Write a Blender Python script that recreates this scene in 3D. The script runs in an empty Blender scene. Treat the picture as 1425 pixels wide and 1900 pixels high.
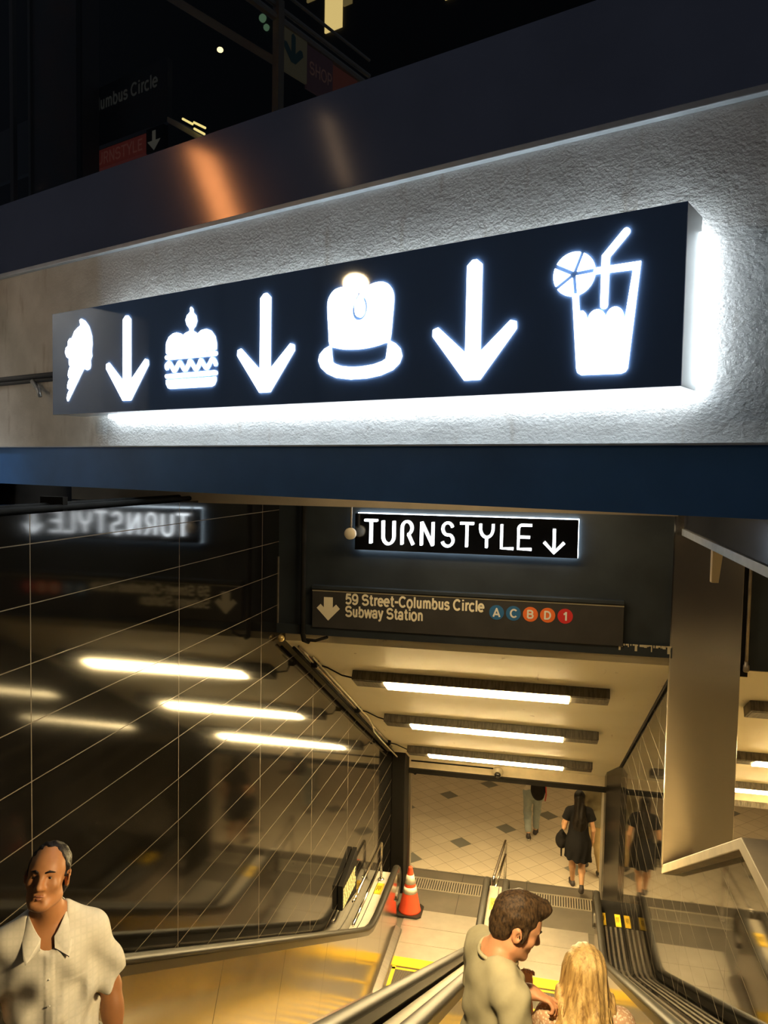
import bpy, bmesh, math, random
import numpy as np
from mathutils import Matrix, Vector, Euler
random.seed(7)
PI = math.pi
SC = bpy.context.scene
COL = SC.collection

# ------------------------------------------------------------------ camera
H = 6.8                                     # the lens above the lower hall floor
cam_d = bpy.data.cameras.new('camera')
cam = bpy.data.objects.new('camera', cam_d)
COL.objects.link(cam)
cx = Vector((0.97689, 0.21299, 0.01767))    # image right
cy = -Vector((0.02892, -0.04980, -0.99834)) # image up
cz = -Vector((-0.21176, 0.97578, -0.05481)) # backwards
R3 = Matrix((cx, cy, cz)).transposed()
cam.matrix_world = Matrix.Translation((0, 0, H)) @ R3.to_4x4()
cam_d.sensor_fit = 'VERTICAL'
cam_d.sensor_height = 36.0
cam_d.lens = 36.0 * 1450.0 / 1900.0
cam_d.clip_start = 0.05
cam_d.clip_end = 300
SC.camera = cam

# ------------------------------------------------------------------ exposure, night sky
SC.view_settings.view_transform = 'Standard'
SC.view_settings.look = 'None'
SC.view_settings.exposure = 0.55
SC.view_settings.gamma = 1.0
SC.view_settings.use_curve_mapping = False
SC.cycles.use_denoising = True
SC.cycles.max_bounces = 8
SC.cycles.sample_clamp_indirect = 6.0
W = bpy.data.worlds.new('night_sky')
SC.world = W
W.use_nodes = True
W.node_tree.nodes['Background'].inputs[0].default_value = (0.22, 0.27, 0.36, 1)
W.node_tree.nodes['Background'].inputs[1].default_value = 0.085

WARM = (1.0, 0.715, 0.335)
def area(name, loc, target, power, col, sx, sy):
    l = bpy.data.lights.new(name, 'AREA'); l.shape = 'RECTANGLE'
    l.size, l.size_y, l.energy, l.color = sx, sy, power, col
    o = bpy.data.objects.new(name, l); COL.objects.link(o)
    o.location = loc
    o.rotation_euler = (Vector(target) - Vector(loc)).to_track_quat('-Z', 'Y').to_euler()
    return o
HALL_W, BAY_W, STREET_W, TUBE, LEDS, SYMB = 23, 22, 5.8, 96.0, 6.0, 4.5
area('bulkhead_fill_light', (-0.6, 4.30, 6.86), (-0.6, 5.0, 6.5), 2.2, (1.0, 0.76, 0.45), 1.6, 0.15)  # unseen fill added to brighten the cream strip behind the beam
area('hall_light', (-1.5, 15.2, 2.85), (-1.5, 15.2, 0), HALL_W, WARM, 7.0, 3.6)
area('landing_light', (-0.7, 13.3, 2.6), (-0.7, 10.6, 0), 10, WARM, 2.8, 0.5)
k_ = area('return_wall_fill', (-3.98, 3.81, 9.3), (-4.62, 4.15, 7.5), 9, (.86, .93, 1.0), .4, .2)  # unseen lamp added so the return wall mirrors pale in the sign
k_.data.spread = math.radians(60)
area('bay_stair_fill', (3.9, 2.4, 6.6), (2.2, 4.2, 2.5), 14, WARM, .8, .3)  # added lamp out of view, brightens the stairs the column mirrors
area('bay_light', (3.4, 14.6, 2.85), (3.4, 14.6, 0), BAY_W, WARM, 3.0, 3.0)
area('bulkhead_fill_light', (-0.5, 5.55, 6.86), (-0.6, 6.75, 5.5), 15, (1.0, 0.74, 0.40), 1.6, 0.2)  # unseen lamp added to bring warm light onto the bulkhead signs
k_ = area('canopy_downlight', (1.02, 2.25, 6.50), (-1.85, 2.62, 5.05), STREET_W, (1.0, 0.74, 0.40), 0.22, 0.22)
k_.data.spread = math.radians(44)
k_ = area('street_downlight', (-0.45, 0.55, 8.5), (0.0, 3.25, 4.8), 9.5, (1.0, 0.75, 0.40), 0.25, 0.25)
k_.data.spread = math.radians(30)

# ------------------------------------------------------------------ mesh builder
class MB:
    def __init__(s): s.v = []; s.f = []; s.m = []
    def add(s, vs, fs, mi=0):
        n = len(s.v); s.v += [tuple(p) for p in vs]
        s.f += [tuple(i + n for i in f) for f in fs]; s.m += [mi] * len(fs); return s
    def box(s, a, b, mi=0):
        x0, y0, z0 = a; x1, y1, z1 = b
        vs = [(x0,y0,z0),(x1,y0,z0),(x1,y1,z0),(x0,y1,z0),(x0,y0,z1),(x1,y0,z1),(x1,y1,z1),(x0,y1,z1)]
        return s.add(vs, [(0,3,2,1),(4,5,6,7),(0,1,5,4),(1,2,6,5),(2,3,7,6),(3,0,4,7)], mi)
    def hexa(s, vs, mi=0):
        return s.add(vs, [(0,3,2,1),(4,5,6,7),(0,1,5,4),(1,2,6,5),(2,3,7,6),(3,0,4,7)], mi)
    def prism(s, poly, a, b, axis='x', mi=0):
        n = len(poly)
        if axis == 'x': f = lambda p, t: (t, p[0], p[1])
        elif axis == 'y': f = lambda p, t: (p[0], t, p[1])
        else: f = lambda p, t: (p[0], p[1], t)
        vs = [f(p, a) for p in poly] + [f(p, b) for p in poly]
        fs = [tuple(range(n))[::-1], tuple(range(n, 2 * n))] + [(i, (i+1) % n, n + (i+1) % n, n + i) for i in range(n)]
        return s.add(vs, fs, mi)
    def tube(s, path, r, n=10, mi=0, cap=True):
        P = [Vector(p) for p in path]; k = len(P); rings = []; up = None
        for i in range(k):
            t = (P[min(i+1, k-1)] - P[max(i-1, 0)]).normalized()
            if up is None:
                up = Vector((0,0,1)) if abs(t.z) < .9 else Vector((1,0,0))
            u = up - t * up.dot(t)
            if u.length < .05: u = Vector((0,1,0)) - t * t.y
            if u.length < .05: u = Vector((1,0,0)) - t * t.x
            u = u.normalized(); w = t.cross(u); up = u
            rr = r[i] if isinstance(r, (list, tuple)) else r
            rings.append([P[i] + (u * math.cos(2*PI*j/n) + w * math.sin(2*PI*j/n)) * rr for j in range(n)])
        vs = [q for g in rings for q in g]
        fs = [(i*n+j, i*n+(j+1) % n, (i+1)*n+(j+1) % n, (i+1)*n+j) for i in range(k-1) for j in range(n)]
        if cap: fs += [tuple(range(n))[::-1], tuple(range((k-1)*n, k*n))]
        return s.add(vs, fs, mi)
    def sweep(s, path, sec, x, mi=0, cap=True):
        """path of (y, z); section of (dx, dn) with dn along the path normal"""
        k, n = len(path), len(sec); vs = []
        for i in range(k):
            a, b = path[max(i-1, 0)], path[min(i+1, k-1)]
            t = Vector((b[0]-a[0], b[1]-a[1])).normalized(); nn = Vector((t.y, -t.x))
            if nn.y < 0 and i == 0: s._flip = -1
            elif i == 0: s._flip = 1
            nn = nn * s._flip
            for dx, dn in sec:
                vs.append((x + dx, path[i][0] + nn.x * dn, path[i][1] + nn.y * dn))
        fs = [(i*n+j, i*n+(j+1) % n, (i+1)*n+(j+1) % n, (i+1)*n+j) for i in range(k-1) for j in range(n)]
        if cap: fs += [tuple(range(n))[::-1], tuple(range((k-1)*n, k*n))]
        return s.add(vs, fs, mi)
    def lathe(s, prof, c=(0,0,0), n=24, mi=0):
        vs = [(c[0] + r*math.cos(2*PI*j/n), c[1] + r*math.sin(2*PI*j/n), c[2] + z) for r, z in prof for j in range(n)]
        k = len(prof)
        fs = [(i*n+j, i*n+(j+1) % n, (i+1)*n+(j+1) % n, (i+1)*n+j) for i in range(k-1) for j in range(n)]
        fs += [tuple(range(n))[::-1], tuple(range((k-1)*n, k*n))]
        return s.add(vs, fs, mi)
    def ball(s, c, r, n=14, mi=0):
        r = r if isinstance(r, (tuple, list)) else (r, r, r)
        pr = [(max(1e-4, math.sin(PI*i/n)), -math.cos(PI*i/n)) for i in range(n+1)]
        m = 2*n
        vs = [(c[0]+a*math.cos(2*PI*j/m)*r[0], c[1]+a*math.sin(2*PI*j/m)*r[1], c[2]+b*r[2]) for a, b in pr for j in range(m)]
        fs = [(i*m+j, i*m+(j+1) % m, (i+1)*m+(j+1) % m, (i+1)*m+j) for i in range(n) for j in range(m)]
        return s.add(vs, fs, mi)
    def build(s, name, mats, parent=None, smooth=False, bevel=0, local=False):
        me = bpy.data.meshes.new(name)
        off = Vector((0,0,0))
        if parent is not None and not local: off = world_loc(parent)
        me.from_pydata([(p[0]-off.x, p[1]-off.y, p[2]-off.z) for p in s.v], [], s.f)
        for m in (mats if isinstance(mats, (list, tuple)) else [mats]): me.materials.append(m)
        for p, mi in zip(me.polygons, s.m):
            p.material_index = mi; p.use_smooth = smooth
        bm = bmesh.new(); bm.from_mesh(me); bmesh.ops.recalc_face_normals(bm, faces=bm.faces); bm.to_mesh(me); bm.free()
        me.update()
        o = bpy.data.objects.new(name, me); COL.objects.link(o)
        if parent is not None: o.parent = parent
        if smooth == 'auto' or bevel:
            if bevel:
                b = o.modifiers.new('bevel', 'BEVEL'); b.width = bevel; b.segments = 2; b.limit_method = 'ANGLE'
        return o
def world_loc(o):
    v = Vector(o.location)
    while o.parent: o = o.parent; v += Vector(o.location)
    return v
def sharp(o, ang=40):
    me = o.data
    for p in me.polygons: p.use_smooth = True
    bm = bmesh.new(); bm.from_mesh(me)
    for e in bm.edges:
        if len(e.link_faces) == 2 and e.calc_face_angle(0) > math.radians(ang): e.smooth = False
    bm.to_mesh(me); bm.free(); return o
def tag(o, label, cat, group=None):
    o['label'] = label; o['category'] = cat
    if group: o['group'] = group
    return o
def struct(o): o['kind'] = 'structure'; return o
def thing(name, loc, label, cat, group=None, rz=0):
    o = bpy.data.objects.new(name, None); COL.objects.link(o)
    o.location = loc; o.rotation_euler = (0, 0, rz); o.empty_display_size = .1
    return tag(o, label, cat, group)

# ------------------------------------------------------------------ materials
class NT:
    def __init__(s, name):
        s.m = bpy.data.materials.new(name); s.m.use_nodes = True; s.t = s.m.node_tree
        s.b = s.t.nodes['Principled BSDF']
    def n(s, kind, **kw):
        q = s.t.nodes.new('ShaderNode' + kind)
        for k, v in kw.items(): setattr(q, k, v)
        return q
    def put(s, sock, val):
        if isinstance(val, bpy.types.NodeSocket): s.t.links.new(val, sock)
        elif isinstance(val, (tuple, list)) and len(val) == 3 and sock.type == 'RGBA': sock.default_value = (*val, 1)
        else: sock.default_value = val
    def math(s, op, a, b=0.0, c=None):
        q = s.n('Math', operation=op); s.put(q.inputs[0], a); s.put(q.inputs[1], b)
        if c is not None: s.put(q.inputs[2], c)
        return q.outputs[0]
    def pos(s):
        g = s.n('NewGeometry'); x = s.n('SeparateXYZ'); s.t.links.new(g.outputs['Position'], x.inputs[0])
        return g.outputs['Position'], x.outputs[0], x.outputs[1], x.outputs[2]
    def obj(s):
        g = s.n('TexCoord'); x = s.n('SeparateXYZ'); s.t.links.new(g.outputs['Object'], x.inputs[0])
        return g.outputs['Object'], x.outputs[0], x.outputs[1], x.outputs[2]
    def line(s, coord, origin, step, half):
        """1 on thin lines at origin + k*step"""
        a = s.math('SUBTRACT', coord, origin); a = s.math('DIVIDE', a, step)
        a = s.math('ADD', a, 0.5); a = s.math('FRACT', a); a = s.math('SUBTRACT', a, 0.5)
        a = s.math('ABSOLUTE', a); return s.math('LESS_THAN', a, half / step)
    def mix(s, f, a, b):
        q = s.n('Mix', data_type='RGBA'); s.put(q.inputs[0], f); s.put(q.inputs[6], a); s.put(q.inputs[7], b); return q.outputs[2]
    def noise(s, vec, scale, detail=4.0, rough=.55):
        q = s.n('TexNoise'); q.inputs['Scale'].default_value = scale; q.inputs['Detail'].default_value = detail
        q.inputs['Roughness'].default_value = rough
        if vec is not None: s.t.links.new(vec, q.inputs['Vector'])
        return q.outputs['Fac']
    def ramp(s, f, lo, hi):
        q = s.n('MapRange'); s.put(q.inputs[0], f); q.inputs[1].default_value = lo; q.inputs[2].default_value = hi; return q.outputs[0]
    def scale(s, vec, sc):
        q = s.n('Mapping'); s.t.links.new(vec, q.inputs[0]); q.inputs['Scale'].default_value = sc; return q.outputs[0]
    def bump(s, h, strength, dist=.01, inv=False):
        q = s.n('Bump', invert=inv); s.put(q.inputs['Height'], h); q.inputs['Strength'].default_value = strength
        q.inputs['Distance'].default_value = dist; s.t.links.new(q.outputs[0], s.b.inputs['Normal'])
    def set(s, **kw):
        nm = dict(col='Base Color', rough='Roughness', metal='Metallic', spec='Specular IOR Level', ior='IOR', emit='Emission Color', es='Emission Strength', coat='Coat Weight', alpha='Alpha', trans='Transmission Weight')
        for k, v in kw.items(): s.put(s.b.inputs[nm[k]], v)
        return s.m
def pbr(name, col, rough=.5, metal=0, spec=.5, var=0, vscale=6, bump=0, bscale=60, emit=None, es=0, coat=0, stretch=None):
    t = NT(name); t.set(rough=rough, metal=metal, spec=spec, coat=coat)
    if var or bump:
        P, x, y, z = t.obj()
    if var:
        Q = t.scale(P, stretch) if stretch else P
        f = t.ramp(t.noise(Q, vscale), .3, .7)
        t.set(col=t.mix(f, tuple(c*(1-var) for c in col), tuple(min(1, c*(1+var)) for c in col)))
    else: t.set(col=col)
    if bump: t.bump(t.noise(t.scale(P, stretch) if stretch else P, bscale, 3), bump)
    if emit: t.set(emit=emit, es=es)
    return t.m

M = {}
def tile_mat(name='black_glazed_tile', ior=1.60, rough=.072):
    t = NT(name); P, x, y, z = t.pos()
    l = t.math('MAXIMUM', t.line(y, 3.2236, 1.4995, .0030), t.line(z, 6.1345, .2855, .0024))
    v = t.ramp(t.noise(P, 3), .3, .7)
    t.set(col=t.mix(l, t.mix(v, (.005, .0045, .004), (.009, .008, .007)), (.165, .125, .078)), rough=t.math('MULTIPLY_ADD', l, .5, rough), ior=ior)
    t.bump(t.math('ADD', t.noise(t.scale(P, (1, .6, 1)), 1.3, 1), t.math('MULTIPLY', l, -.3)), .03, .02)
    return t.m
M['tile'] = tile_mat()
M['tile_r'] = tile_mat('polished_black_tile', 1.95, .045)
def stucco_mat():
    t = NT('rough_white_stucco'); P, x, y, z = t.obj()
    n1 = t.noise(t.scale(P, (1, 1, 1.25)), 62, 4, .6); n2 = t.noise(P, 5, 4); n3 = t.noise(t.scale(P, (1, 1, 1.5)), 20, 6, .68)
    far = t.ramp(x, -3.72, -3.80)          # warm lamp tone put into the colour beyond the seam
    st = t.ramp(t.noise(t.scale(P, (6, 6, 1.5)), 2.2, 5), .60, .74)
    c = t.mix(t.ramp(n2, .3, .7), (.66, .63, .60), (.76, .73, .70))
    c = t.mix(far, c, t.mix(t.ramp(n2, .35, .7), (.60, .53, .44), (.72, .64, .54)))
    c = t.mix(t.math('MULTIPLY', st, .35), c, (.30, .19, .10))
    t.set(col=c, rough=.85, spec=.25)
    pt = t.ramp(t.noise(P, 3.1, 3), .40, .66)
    h = t.math('ADD', t.math('MULTIPLY', n1, .50), t.math('ADD', t.math('MULTIPLY', n3, t.math('MULTIPLY_ADD', pt, .9, .25)), t.math('MULTIPLY', n2, .2)))
    h = t.math('MULTIPLY', h, t.math('MULTIPLY_ADD', far, -.75, 1.0))
    t.bump(h, .62, .018)
    return t.m
M['stucco'] = stucco_mat()
M['navy'] = pbr('dark_navy_painted_steel', (.065, .20, .50), .42, spec=.5, var=.15, vscale=2)
M['fascia'] = pbr('dark_satin_metal_fascia', (.27, .265, .31), .11, metal=.9, var=.08, vscale=3)
M['cap'] = pbr('pale_metal_flashing', (.52, .55, .57), .45, metal=.3, var=.1, vscale=8)
def cream_mat():
    t = NT('cream_painted_ceiling'); P, x, y, z = t.pos()
    f = t.ramp(t.noise(P, 1.1, 5), .35, .7)
    c = t.mix(f, (.80, .73, .55), (.86, .79, .61))
    rs = t.ramp(t.noise(t.scale(P, (9, 1.3, 1.3)), 1.0, 6), .685, .75)
    c = t.mix(t.math('MULTIPLY', rs, .5), c, (.22, .11, .04))
    sp = t.ramp(t.noise(P, 9, 2), .74, .78)
    c = t.mix(t.math('MULTIPLY', sp, .5), c, (.25, .15, .06))
    t.set(col=c, rough=.6, spec=.3); t.bump(t.noise(P, 4, 3), .08, .03)
    return t.m
M['cream'] = cream_mat()
M['creamtrim'] = pbr('cream_painted_trim', (.60, .50, .34), .55, var=.12, vscale=5, bump=.05)
M['lintel'] = pbr('charcoal_painted_wall', (.024, .031, .038), .50, spec=.4, var=.25, vscale=3, bump=.08, bscale=22)
M['black'] = pbr('matte_black_paint', (.008, .007, .006), .55, spec=.15, var=.2)
M['gblack'] = pbr('glossy_black_panel', (.012, .011, .010), .10, var=.2)
M['rubber'] = pbr('black_handrail_rubber', (.020, .017, .013), .48, spec=.28)
M['sign_face'] = pbr('navy_glossy_acrylic', (.11, .20, .41), .035, spec=.55)  # base blue raised to put the bloom over the face into the colour
M['steel'] = pbr('brushed_steel', (.58, .54, .49), .30, metal=1, var=.08, vscale=4, stretch=(1, 14, 1))
M['sideplate'] = pbr('grey_sign_return', (.62, .64, .64), .30, metal=.6, var=.12, vscale=4)
M['chrome'] = pbr('polished_chrome', (.72, .68, .62), .14, metal=1)
M['led'] = pbr('white_led_diffuser', (.9, .95, 1), .5, emit=(.80, .92, 1.0), es=LEDS)
M['symbol'] = pbr('lit_white_acrylic', (.9, .95, 1), .4, emit=(.90, .97, 1.0), es=SYMB)
M['neon'] = pbr('white_neon_tube', (.9, .95, 1), .4, emit=(.86, .94, 1.0), es=6)
M['halo'] = pbr('white_halo_strip', (.9, .95, 1), .4, emit=(.72, .88, 1.0), es=8)
M['housing'] = pbr('grimy_grey_fixture_metal', (.11, .097, .078), .45, metal=.55, var=.5, vscale=7, stretch=(6, 1, 1))
M['tube'] = pbr('warm_fluorescent_lens', (1, .9, .6), .4, emit=(1.0, .735, .335), es=TUBE)
M['offlens'] = pbr('unlit_fixture_lens', (.30, .25, .17), .4, var=.2)
M['yellow'] = pbr('safety_yellow_paint', (.72, .47, .02), .45, var=.12)
M['pipe'] = pbr('grey_conduit', (.36, .31, .24), .4, metal=.6, var=.3, vscale=9)
M['darkpipe'] = pbr('dark_conduit', (.016, .015, .013), .8, spec=.1, var=.3)
M['granite'] = pbr('dark_granite_slab', (.045, .035, .035), .25, var=.35, vscale=30)
M['letter'] = pbr('cream_vinyl_lettering', (.90, .82, .60), .5)
M['white'] = pbr('white_vinyl', (.80, .78, .70), .5)
M['blueb'] = pbr('route_blue_vinyl', (.030, .14, .33), .45)
M['orangeb'] = pbr('route_orange_vinyl', (.82, .17, .035), .45)
M['redb'] = pbr('route_red_vinyl', (.62, .030, .030), .45)
def brushed_column():
    t = NT('brushed_steel_column'); P, x, y, z = t.obj()
    f = t.noise(t.scale(P, (1.2, 1, 60)), 6, 3)
    t.set(col=t.mix(f, (.54, .50, .46), (.62, .58, .53)), metal=1, rough=.25)
    t.bump(f, .03, .004); return t.m
M['column'] = brushed_column()
def panel_mat():
    """satin steel balustrade panels with joints square to the slope"""
    t = NT('satin_steel_panels'); P, x, y, z = t.pos()
    w = t.math('SUBTRACT', t.math('MULTIPLY', y, .8725), t.math('MULTIPLY', z, .4886))
    l = t.line(w, 3.93, 1.46, .006)
    v = t.noise(t.scale(P, (1, .5, .5)), 1.4, 2)
    t.set(col=t.mix(l, t.mix(v, (.42, .385, .33), (.48, .44, .38)), (.05, .04, .03)), metal=t.math('MULTIPLY_ADD', l, -.8, 1.0), rough=.17)
    t.bump(t.noise(P, 1.6, 1), .10, .05); return t.m
M['panel'] = panel_mat()
def floor_mat():
    t = NT('hall_floor_tiles'); P, x, y, z = t.pos()
    p = t.math('MULTIPLY', t.math('ADD', x, y), .70711); q = t.math('MULTIPLY', t.math('SUBTRACT', y, x), .70711)
    g = t.math('MAXIMUM', t.line(p, 7.8575, .275, .0035), t.line(q, 11.0683, .2967, .0035))
    d = t.math('MULTIPLY', t.line(p, 7.72, 1.10, .1375), t.line(q, 10.92, 1.78, .1483))
    n = t.ramp(t.noise(P, 2.2, 5), .3, .7)
    wn = t.n('TexWhiteNoise', noise_dimensions='2D'); cb = t.n('CombineXYZ')
    t.put(cb.inputs[0], t.math('FLOOR', t.math('DIVIDE', t.math('SUBTRACT', p, 7.8575), .275)))
    t.put(cb.inputs[1], t.math('FLOOR', t.math('DIVIDE', t.math('SUBTRACT', q, 11.0683), .2967)))
    t.t.links.new(cb.outputs[0], wn.inputs['Vector'])
    c = t.mix(n, (.60, .52, .40), (.66, .575, .45))
    c = t.mix(t.math('MULTIPLY', wn.outputs[0], .35), c, (.52, .44, .33))
    c = t.mix(d, c, (.20, .195, .17)); c = t.mix(g, c, (.26, .20, .13))
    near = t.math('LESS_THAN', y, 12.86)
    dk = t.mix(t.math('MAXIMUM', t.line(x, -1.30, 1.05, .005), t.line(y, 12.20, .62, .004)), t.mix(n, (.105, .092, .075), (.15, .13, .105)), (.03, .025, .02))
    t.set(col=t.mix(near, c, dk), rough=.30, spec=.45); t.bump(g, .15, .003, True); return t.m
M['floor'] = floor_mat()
def tread_mat():
    t = NT('ribbed_escalator_tread'); P, x, y, z = t.pos()
    l = t.line(x, 0, .018, .0045)
    t.set(col=t.mix(l, (.24, .21, .17), (.05, .045, .04)), metal=.7, rough=.4); t.bump(l, .4, .004, True); return t.m
M['tread'] = tread_mat()
def grate_mat(): return pbr('pale_metal_grate', (.62, .56, .46), .35, metal=.7, var=.1)
M['grate'] = grate_mat()
M['track'] = pbr('worn_handrail_track', (.11, .10, .085), .35, metal=.9)
M['plate'] = pbr('etched_landing_plate', (.66, .60, .52), .34, metal=.75, var=.06, vscale=5, bump=.05, bscale=160)
M['glass'] = None
def glass_mat():
    t = NT('dark_tinted_glass'); t.set(col=(.55, .56, .56), rough=.02, trans=1.0, ior=1.12); return t.m
M['glass'] = glass_mat()

# ------------------------------------------------------------------ the setting
SL = 0.56                                    # slope of escalators and ceiling
XL, XR, YT, YE = -2.4, 1.05, 6.632, 12.25
nose = lambda y: SL * (9.4 - y)
ceil = lambda y: 5.30 - SL * (y - 6.65)
HOUR, HLEN = '', 0
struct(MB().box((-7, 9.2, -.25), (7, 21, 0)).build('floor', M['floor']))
struct(MB().box((-5.2, -4.5, 4.95), (4.6, -0.95, 5.20)).build('floor_street', pbr('grey_street_paving', (.16, .15, .14), .8, var=.2, bump=.1)))
wl = [(-1.2, 0), (YE, 0), (YE, ceil(YE) + .1), (YT + .1, 5.5), (YT + .1, 6.56), (-1.2, 6.56)]
struct(MB().prism(wl, -3.05, XL, 'x').build('wall_left', M['tile']))
wr = [(-.9, 0), (YE, 0), (YE, ceil(YE) + .1), (YT + .15, 5.5), (YT + .15, 3.50), (4.13, 4.93), (-.9, 4.93)]
struct(MB().prism(wr, XR, XR + .16, 'x').build('wall_right', M['tile_r']))
# cream coping that follows the top of the right wall
cp = MB()
e = [(YT + .02, 3.495), (4.13, 4.92), (-.9, 4.92)]
e2 = [(YT + .02, 3.575), (4.10, 5.00), (-.9, 5.00)]
cp.prism([e[0], e[1], e[2], e2[2], e2[1], e2[0]], XR - .09, XR + .17, 'x')
struct(cp.build('trim_1', M['creamtrim'], bevel=.006))
struct(MB().box((XR + .17, -.9, 4.6), (4.6, 4.10, 4.97)).build('trim_2', M['granite']))
# the dark bulkhead over the escalators and its lower lip
bk = MB().box((XL - .3, YT, 5.40), (.97, YT + .3, 7.3)).box((XL - .02, YT - .035, 5.315), (.97, YT + .28, 5.40))
struct(bk.build('wall_bulkhead', M['lintel']))
struct(MB().box((1.49, YT, 5.25), (4.6, YT + .3, 7.3)).build('wall_bulkhead_bay', M['lintel']))
fl = MB()
for i in range(26):                           # flaking paint on the lip
    x = .50 + .45 * (i / 25.0); w = random.uniform(.006, .026); h = random.uniform(.004, .02) + (.04 if i % 7 == 3 else 0)
    fl.box((x, YT - .040, 5.405 - h + random.uniform(-.004, .004)), (x + w, YT - .034, 5.410))
struct(fl.build('trim_3', pbr('flaked_cream_paint', (.62, .54, .36), .7)))
# sloping cream ceiling
def slab(x0, x1, name):
    y0, y1 = YT + .2, 12.36
    b = MB().prism([(y0, ceil(y0)), (y1, ceil(y1)), (y1, ceil(y1) + .22), (y0, ceil(y0) + .22)], x0, x1, 'x')
    return struct(b.build(name, M['cream']))
slab(XL, XR, 'ceiling'); slab(XR + .16, 4.6, 'ceiling_bay')
struct(MB().box((XL, 12.36, 1.93), (XR, 12.50, ceil(12.36) + .3)).build('wall_end', M['creamtrim']))
struct(MB().box((XR + .16, 12.36, 1.93), (4.6, 12.50, ceil(12.36) + .3)).build('wall_end_bay', M['creamtrim']))
struct(MB().box((XL + .17, 12.30, 1.865), (XR - .1, 12.52, 1.935)).build('trim_4', M['black']))
struct(MB().box((XR + .16, 12.30, 1.865), (4.6, 12.52, 1.935)).build('trim_5', M['housing']))
struct(MB().box((XL, 12.0, 0), (-2.185, 12.52, 2.36)).build('trim_6', M['black'], bevel=.01))
po = [(XR, 11.35), (.90, 12.0), (.90, 12.52), (XR, 12.52)]
struct(MB().prism(po, 0, 2.72, 'z').build('trim_7', pbr('black_post_panel', (.008, .007, .006), .22, spec=.25)))
struct(MB().box((.872, 12.40, 0), (.90, 12.50, 1.9)).build('trim_8', M['plate']))
struct(MB().box((-2.185, 12.36, 0), (-2.15, 12.50, 1.9)).build('trim_9', M['steel']))
struct(MB().box((-3.5, -13.5, -1), (16, -12.5, 24)).build('wall_street', pbr('dark_brown_street_facade', (.045, .036, .026), .8, var=.3)))
struct(MB().box((XL + .0005, YT - .018, 5.36), (XL + .008, YT - .006, 6.0)).build('trim_14', M['pipe']))
struct(MB().tube([(XR - .012, yy, ceil(yy) - .012) for yy in (YT + .25, 9.0, 12.3)], .014, 6).build('trim_15', M['black']))
# the hall beyond
struct(MB().box((-7, 12.5, 3.0), (7, 21, 3.2)).build('ceiling_hall', M['cream']))
struct(MB().box((-7, 20.8, 0), (7, 21, 3.0)).build('wall_back', M['creamtrim']))
struct(MB().box((-7, 12.5, 0), (-6.85, 20.8, 3.0)).build('wall_hall_left', M['tile']))
struct(MB().box((6.85, 12.5, 0), (7, 20.8, 3.0)).build('wall_hall_right', M['tile']))
struct(MB().box((4.6, -.9, 0), (4.75, 12.5, 7.3)).build('wall_bay_right', M['creamtrim']))
# underside of the canopy behind the beam: cream bulkhead, dark soffit, recess above the left wall
struct(MB().box((-3.38, 5.0, 6.545), (.74, 5.12, 7.0)).build('trim_10', M['creamtrim']))
struct(MB().box((-3.6, 5.12, 6.98), (4.6, YT, 7.1)).build('ceiling_dark', M['black']))
struct(MB().box((-7.0, 5.3, 6.2), (-3.40, 5.4, 7.2)).build('wall_recess', M['gblack']))
# right hand fascia with its pale bottom trim
struct(MB().box((1.0, 3.30, 6.375), (1.10, 6.45, 7.2)).build('wall_fascia', M['fascia']))
struct(MB().box((.985, 3.30, 6.325), (1.115, 6.45, 6.375)).build('trim_12', M['cap']))

# the skewed sign wall: local x runs right, y runs into the wall, z up from the sign's bottom edge
P0 = (0.42, 2.892, 7.107); RZ = math.atan2(-.397, .918)
wallroot = bpy.data.objects.new('sign_wall', None); COL.objects.link(wallroot)
wallroot.location = P0; wallroot.rotation_euler = (0, 0, RZ)
wallroot['kind'] = 'structure'
def wall(name, a, b, mat, bevel=0):
    o = MB().box(a, b).build(name, mat, wallroot, local=True, bevel=bevel); return struct(o)
wall('stucco', (-6.6, .270, -.192), (1.3, .45, 1.040), M['stucco'])
wall('beam', (-6.6, .225, -.462), (1.3, .36, -.192), M['navy'])
wall('beam_lip', (-6.6, .205, -.198), (1.3, .27, -.190), M['cap'])
wall('flashing', (-6.6, .235, 1.040), (1.3, .45, 1.068), M['cap'], .004)
fa = MB().hexa([(-6.6, .27, 1.068), (1.3, .27, 1.068), (1.3, .45, 1.068), (-6.6, .45, 1.068),
                (-6.6, .272, 1.575), (1.3, .272, 1.575), (1.3, .45, 1.575), (-6.6, .45, 1.575)])
struct(fa.build('fascia', M['fascia'], wallroot, local=True))
struct(MB().box((-6.6, .36, 1.575), (1.3, .375, 4.2)).build('window_1', M['glass'], wallroot, local=True))
struct(MB().box((-5.3, -1.7, -2.0), (-5.12, .27, 1.0)).build('wall_return', M['stucco'], wallroot, local=True))

# ------------------------------------------------------------------ flat shapes and lettering
def curve_faces(loops, depth):
    """closed outlines (even-odd) -> verts (x, y, z) lying in XZ, extruded by depth along y"""
    cu = bpy.data.curves.new('tmp', 'CURVE'); cu.dimensions = '2D'; cu.fill_mode = 'BOTH'; cu.extrude = depth
    for lp in loops:
        sp = cu.splines.new('POLY'); sp.points.add(len(lp) - 1); sp.use_cyclic_u = True
        for p, q in zip(sp.points, lp): p.co = (q[0], q[1], 0, 1)
    return grab(cu)
def grab(cu):
    o = bpy.data.objects.new('tmp', cu); COL.objects.link(o)
    dg = bpy.context.evaluated_depsgraph_get(); dg.update()
    me = bpy.data.meshes.new_from_object(o.evaluated_get(dg))
    vs = [(v.co.x, -v.co.z, v.co.y) for v in me.vertices]; fs = [tuple(p.vertices) for p in me.polygons]
    bpy.data.objects.remove(o); bpy.data.curves.remove(cu); bpy.data.meshes.remove(me)
    return vs, fs
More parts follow.
